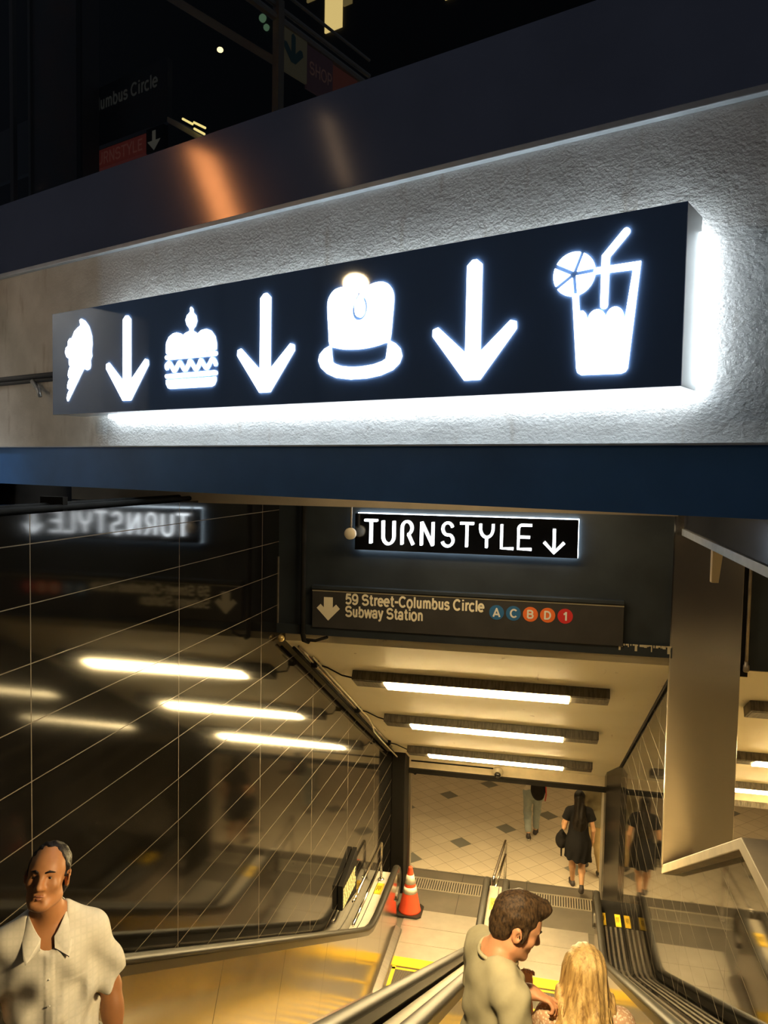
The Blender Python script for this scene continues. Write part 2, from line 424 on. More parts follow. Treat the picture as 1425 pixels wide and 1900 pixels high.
def A_(cx_, cz_, rx, rz, a0, a1, n=14):
    return [(cx_ + rx*math.cos(math.radians(a0 + (a1-a0)*i/n)), cz_ + rz*math.sin(math.radians(a0 + (a1-a0)*i/n))) for i in range(n+1)]
def glyphs():
    """a plain bold grotesque: cap height 1, x height .74, advance first"""
    o = A_(.33,.36,.27,.36,90,450,26)
    g = {
     '5': (.78, [[(.66,.92),(.20,.92),(.14,.50)] + A_(.36,.35,.30,.27,130,-150)]),
     '9': (.78, [A_(.37,.66,.28,.27,0,360,26), [(.65,.66)] + A_(.34,.40,.31,.34,10,-140)[1:]]),
     'S': (.86, [A_(.42,.70,.30,.23,20,255) + A_(.42,.29,.33,.24,80,-160)]),
     't': (.50, [[(.24,.96),(.24,.22)] + A_(.38,.20,.14,.14,180,280)[1:], [(.06,.69),(.44,.69)]]),
     'r': (.50, [[(.18,0),(.18,.76)], [(.18,.42)] + A_(.42,.42,.24,.26,170,85)]),
     'e': (.70, [[(.06,.38),(.60,.38)] + A_(.33,.36,.27,.32,5,318)]),
     '-': (.50, [[(.05,.44),(.45,.44)]]),
     'C': (.92, [A_(.46,.50,.37,.44,42,318,22)]),
     'o': (.72, [o]), 'l': (.34, [[(.17,0),(.17,1)]]), 'i': (.34, [[(.17,0),(.17,.74)], [(.17,.86),(.17,1.01)]]),
     'u': (.70, [[(.16,.74),(.16,.28)] + A_(.33,.26,.17,.20,180,360)[1:] + [(.52,.74)], [(.52,.40),(.52,0)]]),
     'm': (1.02, [[(.17,0),(.17,.74)], [(.17,.46)] + A_(.33,.48,.16,.20,170,0) + [(.50,0)], [(.50,.46)] + A_(.67,.48,.17,.20,170,0) + [(.85,0)]]),
     'n': (.70, [[(.17,0),(.17,.74)], [(.17,.46)] + A_(.34,.48,.18,.20,170,0) + [(.53,0)]]),
     'b': (.72, [[(.16,0),(.16,1)], A_(.36,.36,.24,.33,90,450,26)]),
     's': (.62, [A_(.30,.53,.20,.155,20,255) + A_(.30,.21,.22,.165,80,-160)]),
     'c': (.64, [A_(.34,.36,.27,.33,48,312,20)]),
     'y': (.62, [[(.07,.74),(.31,.06)], [(.55,.74),(.29,-.06)] + A_(.16,-.06,.13,.13,-10,-100)[1:]]),
     'w': (.94, [[(.07,.74),(.26,.04),(.47,.70),(.68,.04),(.87,.74)]]),
     'a': (.68, [A_(.31,.50,.21,.19,165,0) + [(.52,.08),(.60,.05)], A_(.29,.21,.22,.165,20,340,22)]),
     'A': (.84, [[(.05,0),(.42,.97),(.79,0)], [(.20,.29),(.64,.29)]]),
     'B': (.84, [[(.16,.08),(.16,.92),(.46,.92)] + A_(.46,.725,.22,.195,90,-90) + [(.20,.53)], [(.46,.53)] + A_(.48,.305,.25,.225,90,-90) + [(.16,.08)]]),
     'D': (.90, [[(.16,.08),(.16,.92),(.40,.92)] + A_(.40,.50,.36,.42,90,-90) + [(.16,.08)]]),
     '1': (.60, [[(.36,0),(.36,1)], [(.08,.72),(.20,.74),(.34,.92)]]),
     'H': (.90, [[(.16,0),(.16,1)], [(.74,0),(.74,1)], [(.16,.52),(.74,.52)]]),
     'O': (.96, [A_(.48,.50,.38,.43,90,450,30)]),
     'P': (.80, [[(.16,0),(.16,.92),(.44,.92)] + A_(.44,.67,.25,.25,90,-90) + [(.18,.42)]]),
     'T': (.78, [[(.02,.91),(.76,.91)], [(.39,0),(.39,.95)]]),
     'Y': (.80, [[(.05,1),(.40,.46),(.75,1)], [(.40,.50),(.40,0)]]),
     'L': (.70, [[(.16,1),(.16,.09),(.66,.09)]]),
     'E': (.76, [[(.68,.91),(.16,.91),(.16,.09),(.70,.09)], [(.16,.52),(.62,.52)]]),
     'U': (.88, [[(.16,1),(.16,.36)] + A_(.44,.36,.28,.29,180,360)[1:] + [(.72,1)]]),
     'R': (.84, [[(.16,0),(.16,.92),(.46,.92)] + A_(.46,.70,.23,.22,90,-90) + [(.18,.48)], [(.46,.48),(.70,0)]]),
     'N': (.90, [[(.16,0),(.16,1)], [(.16,.95),(.74,.05)], [(.74,0),(.74,1)]]),
     ' ': (.36, [])}
    return g
GL = glyphs()
def stroke_faces(path, hw, ends=False):
    """a stroke as overlapping quads and joint discs lying in XZ"""
    vs, fs = [], []
    P = [np.array(p, float) for p in path]; P = [p for i, p in enumerate(P) if i == 0 or np.linalg.norm(p - P[i-1]) > 1e-5]
    closed = len(P) > 8 and np.linalg.norm(P[0] - P[-1]) < 1e-3
    for i in range(len(P) - 1):
        t = P[i+1] - P[i]; t /= np.linalg.norm(t); n = np.array([-t[1], t[0]])*hw; k = len(vs)
        vs += [(q[0], 0, q[1]) for q in (P[i]-n, P[i+1]-n, P[i+1]+n, P[i]+n)]; fs.append((k, k+1, k+2, k+3))
    for i in range(0 if ends or closed else 1, len(P) if ends or closed else len(P) - 1):
        k = len(vs); vs += [(P[i][0] + hw*math.cos(2*PI*j/14), 0, P[i][1] + hw*math.sin(2*PI*j/14)) for j in range(14)]; fs.append(tuple(range(k, k + 14)))
    return vs, fs
def text_faces(s, size, hw=.088, depth=.002, spacing=1.0):
    """lettering built stroke by stroke -> (verts, faces), baseline at 0, starting at x = 0"""
    vs, fs, x = [], [], 0.0
    for ch in s:
        adv, paths = GL[ch]
        for p in paths:
            v, f = stroke_faces([((a + x)*size, b*size) for a, b in p], hw*size)
            n = len(vs); dep = {}
            for j, g in enumerate(f):
                for i in g: dep[i] = ((j*7 + len(fs)*3) % 31)*5e-5
            vs += [(a, -depth - dep[i], c) for i, (a, b, c) in enumerate(v)]; fs += [tuple(i + n for i in g) for g in f]
        x += adv*spacing
    return vs, fs
def smooth_loop(pts, n=5):
    out = []; k = len(pts)
    for i in range(k):
        p0, p1, p2, p3 = (np.array(pts[(i + j) % k], float) for j in (-1, 0, 1, 2))
        for t in np.arange(n) / n:
            out.append(tuple(.5 * ((2*p1) + (-p0+p2)*t + (2*p0-5*p1+4*p2-p3)*t*t + (-p0+3*p1-3*p2+p3)*t**3)))
    return out
def smooth_line(pts, n=6):
    q = [pts[0]] + list(pts) + [pts[-1]]; out = []
    for i in range(1, len(q) - 2):
        p0, p1, p2, p3 = (np.array(q[i + j], float) for j in (-1, 0, 1, 2))
        for t in np.arange(n) / n:
            out.append(tuple(.5 * ((2*p1) + (-p0+p2)*t + (2*p0-5*p1+4*p2-p3)*t*t + (-p0+3*p1-3*p2+p3)*t**3)))
    return out + [tuple(pts[-1])]
def stroke(path, hw, n=7):
    """outline of a round-capped stroke"""
    P = [np.array(p, float) for p in path]; L, Rr = [], []
    for i, p in enumerate(P):
        a, b = P[max(i-1, 0)], P[min(i+1, len(P)-1)]
        t = b - a; t /= np.linalg.norm(t); nn = np.array([-t[1], t[0]])
        if 0 < i < len(P)-1:
            t1 = p - a; t1 /= np.linalg.norm(t1); c = max(.5, float(np.dot(t1, t))); nn = nn / c
        L.append(p + nn*hw); Rr.append(p - nn*hw)
    def capc(c, t):
        a0 = math.atan2(t[1], t[0]) + PI/2
        return [c + hw*np.array([math.cos(a0 - PI*j/n), math.sin(a0 - PI*j/n)]) for j in range(1, n)]
    t0 = P[0]-P[1]; t1 = P[-1]-P[-2]
    return [tuple(q) for q in L + capc(P[-1], t1) + Rr[::-1] + capc(P[0], t0)]
def flat(name, parts, mat, parent, depth=.003, y=-.003, scale=.01, dx=0, dz=0, wave=None):
    mb = MB()
    if wave:
        vs, fs = stroke_faces([(a*scale, b*scale) for a, b in wave], 1.1*scale, True); mb.add([(a, y - depth, c) for a, b, c in vs], fs)
    for loops in parts:
        vs, fs = curve_faces([[(p[0]*scale + dx, p[1]*scale + dz) for p in lp] for lp in loops], depth)
        mb.add([(a, b + y, c) for a, b, c in vs], fs)
    return mb.build(name, mat, parent, local=True)

# ------------------------------------------------------------------ the big pictogram sign
sg = thing('pictogram_sign', P0, 'long navy lightbox sign with white food and hat pictograms glowing on stucco wall', 'sign', rz=RZ)
SLN, SHT = 3.858, .630
bx = MB()
bx.box((-SLN, .006, 0), (0, .20, SHT))
bx.build('housing', M['sideplate'], sg, local=True, bevel=.003)
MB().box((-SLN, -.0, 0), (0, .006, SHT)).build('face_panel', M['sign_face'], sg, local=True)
MB().box((-SLN + .27, .205, .03), (-.03, .262, SHT - .06)).box((-SLN + .35, .20, .06), (-.1, .27, .5)).box((-SLN + .27, .215, -.016), (-.02, .262, .03)).box((-.03, .21, .03), (.012, .262, SHT - .05)).build('backlight', M['led'], sg, local=True)
AR = [(-3.6,6.2),(-19.4,25.4),(-19.2,28.2),(-16.8,28.9),(-3.4,17.4),(-3.4,52.5),(-1,54.6),(1,54.6),(3.4,52.5),(3.4,17.4),(16.8,28.9),(19.2,28.2),(19.4,25.4),(3.6,6.2)]
for s in (82.7, 199.7, 309.8):
    flat('arrow_symbol', [[[(p[0] - s, p[1]) for p in AR]]], M['symbol'], sg)
# drink with straw and citrus slice
cup = [(-40.6,36),(-38.1,8),(-37.6,6.6),(-36.2,5.7),(-21.2,5.4),(-19.6,6.0),(-18.8,7.2),(-15.3,44.8),(-32.2,44.6),(-32.6,43.5),(-32.2,42.3),(-18.0,42.1),(-20.3,25.3)]
def bumps(x0, x1, zb, h):
    return [(x0 + (x1-x0)*(.5-.5*math.cos(PI*i/10)), zb + h*math.sin(PI*i/10)) for i in range(11)]
cup += bumps(-20.9, -27.4, 25.8, 3.9) + bumps(-27.6, -34.2, 25.8, 3.6) + [(-34.5,25.8),(-35.2,28.3),(-36.3,29.5),(-37.7,29.3),(-38.3,36)]
wed = []
ca, R0 = (-40.2, 43.4), 8.15
angs = [68, 3, -84, -147, 153]
for i in range(5):
    a0, a1 = math.radians(angs[i]), math.radians(angs[(i+1) % 5])
    while a1 > a0: a1 -= 2*PI
    ins = .75; hd = (a0 + a1)/2; dd = ins / math.sin((a0 - a1)/2)
    o = (ca[0] + dd*math.cos(hd), ca[1] + dd*math.sin(hd)); e = math.asin(ins/R0)
    wed.append([[o] + [(ca[0] + R0*math.cos(a0-e + (a1-a0+2*e)*k/12), ca[1] + R0*math.sin(a0-e + (a1-a0+2*e)*k/12)) for k in range(13)]])
flat('drink_symbol', [[cup], [stroke([(-20.9,56.0),(-28.2,48.2),(-28.3,30.6)], 1.35)]] + wed, M['symbol'], sg)
HAT = dict(
  crown=[(-158.2,26.1),(-159.0,32.2),(-159.9,43.6),(-159.1,47.8),(-156.3,50.8),(-152.7,51.8),(-149.5,51.7),(-146.3,50.6),(-143.6,48.8),(-142.5,47.8),(-143.5,46.1),(-144.8,43.5),(-145.6,40.8),(-144.9,38.0),(-143.3,36.5),(-141.4,36.0),(-139.3,36.4),(-137.6,38.1),(-136.8,40.8),(-137.1,43.3),(-138.6,46.1),(-139.5,45.5),(-138.5,43.4),(-138.2,41.0),(-138.7,38.6),(-140.2,37.3),(-141.8,37.4),(-143.4,38.6),(-144.0,41.3),(-143.5,44.0),(-141.6,46.8),(-140.1,48.4),(-137.4,50.1),(-133.7,51.4),(-129.6,51.6),(-126.6,50.7),(-124.4,48.8),(-122.9,46.1),(-122.6,42.6),(-123.2,35.0),(-124.3,25.8),(-127.2,24.7),(-133.1,23.6),(-140.7,23.1),(-148.6,23.5),(-154.2,24.5)],
  brim=[(-158.1,25.9),(-161.5,24.6),(-164.2,22.3),(-165.0,19.5),(-163.5,16.2),(-159.7,13.2),(-154.3,11.0),(-145.9,9.8),(-136.6,9.8),(-129.1,10.7),(-122.5,12.7),(-119.0,15.4),(-117.7,18.4),(-118.7,21.7),(-121.3,24.1),(-124.4,25.6),(-125.0,25.0),(-126.1,17.8),(-128.1,16.8),(-132.9,15.7),(-139.8,15.2),(-146.0,15.4),(-151.6,16.2),(-155.3,17.5),(-156.5,18.3),(-157.6,25.4)])
flat('hat_symbol', [[smooth_loop(HAT['crown'], 3)], [HAT['brim']]], M['symbol'], sg)
CAKE = dict(
  cherry=[(-254.5,53.8),(-255.3,53.0),(-255.2,51.0),(-257.6,49.6),(-258.8,47.2),(-257.8,44.6),(-255.6,42.4),(-255.6,41.1),(-259.1,40.3),(-260.9,39.2),(-263.1,40.5),(-266.0,41.2),(-269.2,40.9),(-272.5,39.3),(-274.6,36.6),(-275.0,33.4),(-274.9,31.0),(-273.9,30.0),(-254.3,29.8),(-235.0,29.9),(-234.8,32.9),(-236.0,36.8),(-239.0,39.9),(-242.4,41.1),(-246.2,40.8),(-249.5,39.1),(-251.3,40.3),(-253.2,41.0),(-253.1,42.1),(-251.3,43.5),(-250.1,46.0),(-250.9,48.9),(-253.1,50.8),(-253.2,52.5)],
  bar1=[(-275.2,29.4),(-275.9,28.4),(-274.9,27.2),(-273.3,27.0),(-235.0,26.7),(-234.1,27.5),(-234.4,28.8),(-235.9,29.2)],
  bar2=[(-275.1,19.2),(-275.9,18.3),(-274.9,17.0),(-273.7,16.8),(-234.7,16.7),(-234.0,17.5),(-234.4,18.7),(-235.8,19.2)],
  base=[(-274.9,16.1),(-274.7,13.8),(-273.2,11.7),(-271.6,11.2),(-238.4,10.9),(-236.2,11.7),(-234.9,13.9),(-235.0,15.8)],
  wave=[(-274.2,22.5),(-274.7,24.0),(-272.2,25.3),(-270.4,23.2),(-268.1,20.8),(-266.1,22.7),(-263.7,25.1),(-261.6,22.9),(-259.4,20.8),(-257.0,22.9),(-255.3,25.3),(-252.9,22.9),(-250.5,20.7),(-248.4,22.6),(-246.7,25.1),(-244.4,22.6),(-242.1,20.8),(-240.0,22.9),(-238.0,25.1),(-236.1,23.9),(-235.3,22.3)])
wv = [(-275 + 4.15*i*.5 + .6, 23.0 + 2.3*math.sin(PI*(i*.5) + .2)) for i in range(0, 20)]
flat('cake_symbol', [[CAKE['cherry']], [CAKE['bar1']], [CAKE['bar2']], [CAKE['base']]], M['symbol'], sg, wave=smooth_line(CAKE['wave'], 4))
CONE = dict(
  cream=[(-354.3,57.1),(-355.9,56.3),(-354.9,53.1),(-357.6,52.2),(-361.2,50.2),(-364.0,46.3),(-366.3,46.2),(-368.1,44.6),(-368.4,41.7),(-370.5,40.7),(-371.3,38.1),(-369.8,35.3),(-367.3,34.1),(-362.8,31.6),(-355.8,28.8),(-351.8,27.2),(-348.3,25.9),(-345.9,26.7),(-345.1,29.0),(-345.6,31.6),(-343.9,34.1),(-344.4,37.0),(-343.7,41.2),(-344.1,46.1),(-346.7,51.8),(-350.6,55.5)],
  w1=[(-367.2,34.2),(-367.4,31.6),(-366.7,29.6),(-364.1,32.1)], w2=[(-363.6,31.9),(-366.7,28.3),(-368.0,26.0),(-368.3,23.6),(-367.6,22.2),(-359.8,30.8)],
  w3=[(-359.5,30.3),(-368.1,20.0),(-368.9,18.0),(-368.9,15.9),(-368.1,15.3),(-356.3,29.0)], w4=[(-355.5,28.8),(-368.9,12.4),(-369.7,9.7),(-368.9,7.9),(-352.0,27.2)])
flat('ice_cream_symbol', [[v] for v in CONE.values()], M['symbol'], sg)

# ------------------------------------------------------------------ TURNSTYLE neon sign
nx, nz = -1.672, 6.100
ns = thing('neon_sign', (nx, YT, nz), 'small mirrored panel sign with white neon TURNSTYLE lettering above the escalators', 'sign')
NW, NH = 1.875, .315
MB().box((0, -.10, 0), (NW, -.03, NH)).build('back_panel', pbr('mirror_dark_panel', (.20, .19, .18), .12, metal=1), ns, local=True, bevel=.002)
MB().box((.01, -.028, -.004), (NW+.007, -.006, NH+.004)).build('backlight', M['halo'], ns, local=True)
def letter(ch):
    def arc(cx_, cz_, rx, rz, a0, a1, n=12):
        return [(cx_ + rx*math.cos(math.radians(a0 + (a1-a0)*i/n)), cz_ + rz*math.sin(math.radians(a0 + (a1-a0)*i/n))) for i in range(n+1)]
    L = {'T': (.80, [[(0,1),(.80,1)], [(.40,1),(.40,0)]]),
         'U': (.66, [[(0,1),(0,.33)] + arc(.33,.33,.33,.33,180,360) + [(.66,1)]]),
         'R': (.62, [[(0,0),(0,.72)] + arc(.28,.72,.28,.28,180,0) + arc(.28,.72,.28,.28,0,-75)[1:], [(.36,.45),(.64,0)]]),
         'N': (.60, [[(0,0),(0,1)], [(0,1),(.60,0)], [(.60,0),(.60,1)]]),
         'S': (.66, [arc(.34,.74,.28,.26,15,270) + arc(.34,.25,.31,.25,90,-165)[1:]]),
         'Y': (.72, [arc(.36,.75,.36,.33,180,360)[:0] + [(0,1),(0,.80)] + arc(.36,.80,.36,.36,180,360) + [(.72,1)], [(.36,.44),(.36,0)]]),
         'L': (.56, [[(0,1),(0,0),(.56,0)]]),
         'E': (.62, [[(.62,1),(.16,1)] + arc(.16,.84,.16,.16,90,180) + [(0,0),(.62,0)], [(0,.5),(.54,.5)]])}
    return L[ch]
xs = {}
LH = .198
starts = [.091, .251, .417, .585, .757, .913, 1.083, 1.258, 1.396]
wids = [.108, .095, .094, .097, .099, .113, .104, .099, .108]
for ch, sx, wl_ in zip('TURNSTYLE', starts, wids):
    w, paths = letter(ch); mb = MB(); k = wl_ / w
    for p in paths: mb.tube([(sx + a*k, -.125, .061 + b*LH) for a, b in p], .0106, 8)
    mb.build('neon_letter', M['neon'], ns, smooth=True, local=True)
mb = MB()
mb.tube([(1.685, -.125, .235), (1.685, -.125, .045)], .0118, 8)
mb.tube([(1.605, -.125, .125), (1.685, -.125, .04), (1.765, -.125, .125)], .0118, 8)
mb.build('neon_arrow', M['neon'], ns, smooth=True, local=True)

# ------------------------------------------------------------------ station sign
ss = thing('station_sign', (-2.065, YT, 5.39), 'long dark station name sign with arrow and coloured route circles on the bulkhead', 'sign')
SW, SHH = 2.65, .345
MB().box((0, -.05, 0), (SW, 0, SHH)).build('panel', pbr('charcoal_sign_panel', (.044, .042, .040), .40, var=.15), ss, local=True, bevel=.003)
MB().box((0, -.075, SHH), (SW, 0, SHH + .03)).build('top_rail', M['lintel'], ss, local=True, bevel=.003)
MB().box((.0, -.0525, SHH - .022), (SW, -.05, SHH - .012)).build('stripe', M['letter'], ss, local=True)
flat('arrow', [[[(-5.2,28),(-5.2,16.5),(-9.0,20.2),(-13.4,15.6),(-.1,2.0),(13.2,15.6),(8.8,20.2),(5.0,16.5),(5.0,28)]]], M['letter'], ss, .001, -.052, .0080, .150, .050)
for txt, z in (('59 Street-Columbus Circle', .220), ('Subway Station', .112)):
    vs, fs = text_faces(txt, .095, .103, .001)
    wd = max(v[0] for v in vs) - min(v[0] for v in vs)
    k = (1.215 if '59' in txt else .690) / wd; x0 = min(v[0] for v in vs)
    MB().add([((v[0]-x0)*k + .305, v[1] - .052, v[2]*1.0 + z) for v in vs], fs).build('lettering', M['letter'], ss, local=True)
for ch, x, m in (('A', 1.622, 'blueb'), ('C', 1.762, 'blueb'), ('B', 1.902, 'orangeb'), ('D', 2.043, 'orangeb'), ('1', 2.185, 'redb')):
    dsk = flat('route_circle', [[[(.062*math.cos(2*PI*i/40), .062*math.sin(2*PI*i/40)) for i in range(40)]]], M[m], ss, .001, -.0515, 1, x, .222)
    vs, fs = text_faces(ch, .072, .098, .0008)
    cz_ = (max(v[2] for v in vs) + min(v[2] for v in vs)) / 2; cx_ = (max(v[0] for v in vs) + min(v[0] for v in vs)) / 2
    MB().add([(v[0] - cx_ + x, v[1] - .0535, v[2] - cz_ + .222) for v in vs], fs).build('route_letter', M['white'], dsk, local=True)

# ------------------------------------------------------------------ ceiling light fixtures
def fixture(y, x0, x1, l0, l1, label, group, lit=True):
    f = thing('ceiling_light_fixture', ((x0 + x1)/2, y, ceil(y)), label, 'light fixture', group)
    ang = math.atan(SL)
    def T(x, a, b):                            # a along the slope downwards, b out of the ceiling
        return (x, y + a*math.cos(ang) - b*math.sin(ang), ceil(y) - a*math.sin(ang) - b*math.cos(ang))
    h, w = .098, .28
    def bx_(x0, x1, a0, a1, b0, b1):
        return MB().hexa([T(x0,a0,b0), T(x1,a0,b0), T(x1,a1,b0), T(x0,a1,b0), T(x0,a0,b1), T(x1,a0,b1), T(x1,a1,b1), T(x0,a1,b1)])
    bx_(x0, x1, 0, w, 0, h).build('housing', M['housing'], f, bevel=.006)
    bx_(l0, l1, .035, w - .02, h - .02, h + .016).build('lens', M['tube'] if lit else M['offlens'], f)
    bx_(x0 + .02, l0 - .01, .03, w - .02, h, h + .004).build('end_cover', M['housing'], f)
    bx_(l1 + .01, x1 - .02, .03, w - .02, h, h + .004).build('end_cover', M['housing'], f)
    return f
g = 'fluorescent fixtures over the escalators'
fixture(7.63, -1.955, .575, -1.62, .20, 'long grey fluorescent fixture nearest the station sign, with rust streaks beside it', g)
fixture(9.42, -1.995, .600, -1.66, .19, 'middle grey fluorescent fixture of three on the sloping cream ceiling', g)
fixture(11.34, -2.04, .650, -1.72, .24, 'lowest grey fluorescent fixture of three, above the dome camera', g)
g = 'fluorescent fixtures in the right hand bay'
fixture(7.66, 1.82, 4.30, 2.44, 4.10, 'unlit dark fluorescent fixture at the right edge beside the steel column', g, False)
fixture(9.80, 2.02, 4.40, 2.42, 4.20, 'lit fluorescent fixture at the right edge below the unlit one', g)
fixture(11.72, 2.2, 4.50, 2.50, 4.30, 'lowest lit fluorescent fixture at the right edge beside the column', g)

# ------------------------------------------------------------------ conduits
def along(x, d, ys):                           # points d below the ceiling
    return [(x, y, ceil(y) - d) for y in ys]
ys = [6.9 + i*.45 for i in range(12)]
cd = thing('conduit_run', (-2.33, 9.0, ceil(9.0) - .06), 'bundle of thin conduits running down the corner of sloping ceiling and black tile wall', 'conduit')
MB().tube(along(-2.34, .045, ys), .016, 8).build('conduit', M['darkpipe'], cd, True)
MB().tube(along(-2.29, .030, ys[:11]), .013, 8).build('conduit', M['pipe'], cd, True)
pth = along(-2.245, .03, [7.2, 8, 8.8, 9.6]) + [(-2.26, 9.9, ceil(9.9) - .045), (-2.30, 10.2, ceil(10.2) - .08)] + along(-2.31, .085, [10.8, 11.5, 11.95])
MB().tube(pth, .010, 8).build('cable', M['letter'], cd, True)
for y, xe in ((7.63, -1.955), (9.42, -1.995), (11.34, -2.04)):
    yy = y + .14
    MB().tube(smooth_path := [(-2.28, yy - .35, ceil(yy - .35) - .03), (-2.2, yy - .22, ceil(yy - .22) - .02), (-2.1, yy - .02, ceil(yy) - .02), (xe, yy, ceil(yy) - .05)], .008, 6).build('branch_cable', M['darkpipe'], cd, True)
    MB().box((-2.31, yy - .42, ceil(yy - .35) - .05), (-2.25, yy - .34, ceil(yy - .35) + .01)).build('clip', M['darkpipe'], cd)
vp = thing('vertical_conduit', (-2.145, YT - .03, 6.2), 'dark vertical conduit dropping down the bulkhead left of the station sign', 'conduit')
MB().tube([(-2.145, YT - .064, 6.97), (-2.145, YT - .064, 5.33), (-2.135, YT - .055, 5.27), (-2.10, YT - .02, 5.25)], .024, 10).build('pipe', M['darkpipe'], vp, True)
MB().tube([(-2.145, YT - .06, 5.275), (-2.04, YT - .02, 5.262), (-1.97, YT - .01, 5.285), (-1.95, YT + .04, 5.285)], .014, 8).build('elbow', M['darkpipe'], vp, True)
MB().ball((-2.36, YT - .03, 5.265), .032, 8).build('cap', pbr('brass_cap', (.75, .55, .22), .35, metal=.6), vp, True)
wp = thing('wall_top_pipes', (-2.47, 3.4, 6.585), 'pair of dark pipes lying along the top edge of the black tile wall', 'pipe')
MB().tube([(-2.44, 1.0, 6.577), (-2.44, 4.95, 6.577)], .016, 8).build('pipe', M['darkpipe'], wp, True)
MB().tube([(-2.52, 1.0, 6.58), (-2.52, 4.95, 6.58)], .02, 8).build('pipe', M['darkpipe'], wp, True)
MB().box((-2.56, 3.52, 6.56), (-2.43, 3.56, 6.63)).build('bracket', M['darkpipe'], wp)
# pendant disc
pd = thing('pendant_disc', (-1.672, 6.38, 6.26), 'small round pale disc hanging on a rod left of the neon sign', 'detector')
MB().tube([(-1.672, 6.40, 6.98), (-1.672, 6.40, 6.28)], .010, 8).build('rod', M['pipe'], pd, True)
d = MB(); n = 24
for (r, y) in ((.001, 6.355), (.046, 6.355), (.050, 6.362), (.050, 6.395), (.042, 6.402), (.001, 6.402)):
    d.v += [(-1.672 + r*math.cos(2*PI*j/n), y, 6.25 + r*math.sin(2*PI*j/n)) for j in range(n)]
d.f = [(i*n+j, i*n+(j+1) % n, (i+1)*n+(j+1) % n, (i+1)*n+j) for i in range(5) for j in range(n)]; d.m = [0]*len(d.f)
d.build('disc', pbr('beige_plastic_disc', (.62, .56, .45), .5), pd, True)
# dome camera with its conduit
dc = thing('dome_camera', (-.742, 12.36, 2.03), 'small round security camera on the cream end wall under the lowest fixture', 'security camera')
MB().ball((-.742, 12.288, 2.03), (.085, .07, .085), 12).build('body', pbr('beige_camera_shell', (.40, .34, .24), .4), dc, True)
MB().ball((-.742, 12.232, 2.005), (.052, .045, .052), 10).build('lens_dome', M['gblack'], dc, True)
MB().tube([(-.82, 12.34, 2.06), (-2.15, 12.34, 2.06)], .012, 8).build('conduit', M['darkpipe'], dc, True)
tag(MB().tube([(-2.15, 12.33, 1.875), (-2.09, 12.33, 1.865)], .018, 10).ball((-2.08, 12.33, 1.862), .028, 8).build('bolt', M['black'], None, True), 'small dark bolt at the left end of the black lintel above the hall floor', 'bolt')

# ------------------------------------------------------------------ steel column, bracket, rod
cl = thing('steel_column', (1.22, YT + .1, 3.58), 'tall brushed steel clad column at right of the escalator bulkhead', 'column')
MB().box((.955, YT - .03, 3.58), (1.488, YT + .04, 6.75)).build('cladding', M['column'], cl, bevel=.004)
MB().box((.950, YT - .036, 3.58), (.959, YT - .028, 6.75)).build('edge_strip', M['chrome'], cl)
MB().box((1.488, YT - .02, 5.2), (1.545, YT + .02, 6.75)).build('side_strip', M['black'], cl)
br = MB().prism([(1.03, 6.325), (1.10, 6.325), (1.075, 6.09), (1.03, 6.09)], 5.46, 5.52, 'y')
br = br.build('fascia_bracket', pbr('cream_bracket', (.60, .48, .28), .5), None, bevel=.003)
tag(br, 'small tapered cream bracket hanging under the pale fascia trim', 'bracket')
rd = thing('hanging_rod', (1.61, 7.0 - .45, 5.6), 'thin vertical rod with brass end beside the steel column', 'pipe')
MB().tube([(1.535, YT - .04, 6.9), (1.528, YT - .04, 5.33)], .013, 8).build('rod', M['pipe'], rd, True)
MB().lathe([(.018, 0), (.024, .01), (.024, .05), (.016, .06), (.016, .085)], (1.528, YT - .04, 5.245), 12).build('end_fitting', M['pipe'], rd, True)

# tap and conduit on the cream wall left of the big sign
M['taupe'] = pbr('dark_grey_conduit', (.075, .070, .068), .5)
tp = thing('wall_tap', P0, 'dark conduit with a small tap on the cream wall left of the pictogram sign', 'tap', rz=RZ)
MB().tube([(-6.5, .262, .300), (-3.93, .262, .305)], .020, 8).tube([(-6.5, .262, .27), (-3.93, .262, .275)], .014, 8).build('conduit', M['taupe'], tp, True, local=True)
MB().box((-3.94, .225, .21), (-3.905, .27, .43)).build('junction_plate', M['taupe'], tp, local=True)
MB().tube([(-4.52, .25, .27), (-4.42, .22, .22), (-4.36, .20, .20), (-4.34, .20, .15)], [.018, .016, .018, .014], 8).tube([(-4.47, .22, .27), (-4.38, .20, .21)], .010, 6).build('tap', pbr('dull_grey_tap', (.42, .40, .38), .4, metal=.7), tp, True, local=True)
MB().box((-4.26, .258, .19), (-4.22, .272, .225)).build('wall_plug', M['black'], tp, local=True)

# ------------------------------------------------------------------ escalators
def hr_path(top=True):
    """handrail centre line in (y, z)"""
    p = [(-.7, 6.14), (.0, 6.14), (.25, 6.08), (.55, 5.94)]
    p += [(y, 1.0 + SL*(9.32 - y)) for y in np.arange(.9, 8.95, .6)]
    p += [(9.1, 1.13), (9.35, 1.03), (9.65, .985), (9.95, .975), (10.9, .975)]
    p += [(10.9 + .235*math.sin(a), .74 + .235*math.cos(a)) for a in np.linspace(.25, PI - .1, 12)]
    return p
HR = hr_path()
HRTOP = [q for q in HR if q[0] < 10.95 and q[1] > .9]
NS = [(-1.0, 5.16), (.1, 5.16)] + [(y, nose(y)) for y in np.arange(.4, 9.3, .6)] + [(9.5, 0.02), (11.0, 0.0)]
def nz_(y):
    return min(5.18, max(0.0, nose(y)))
sec = [(.045*math.cos(a), .026*math.sin(a) + .008) for a in np.linspace(0, 2*PI, 15)[:-1]]
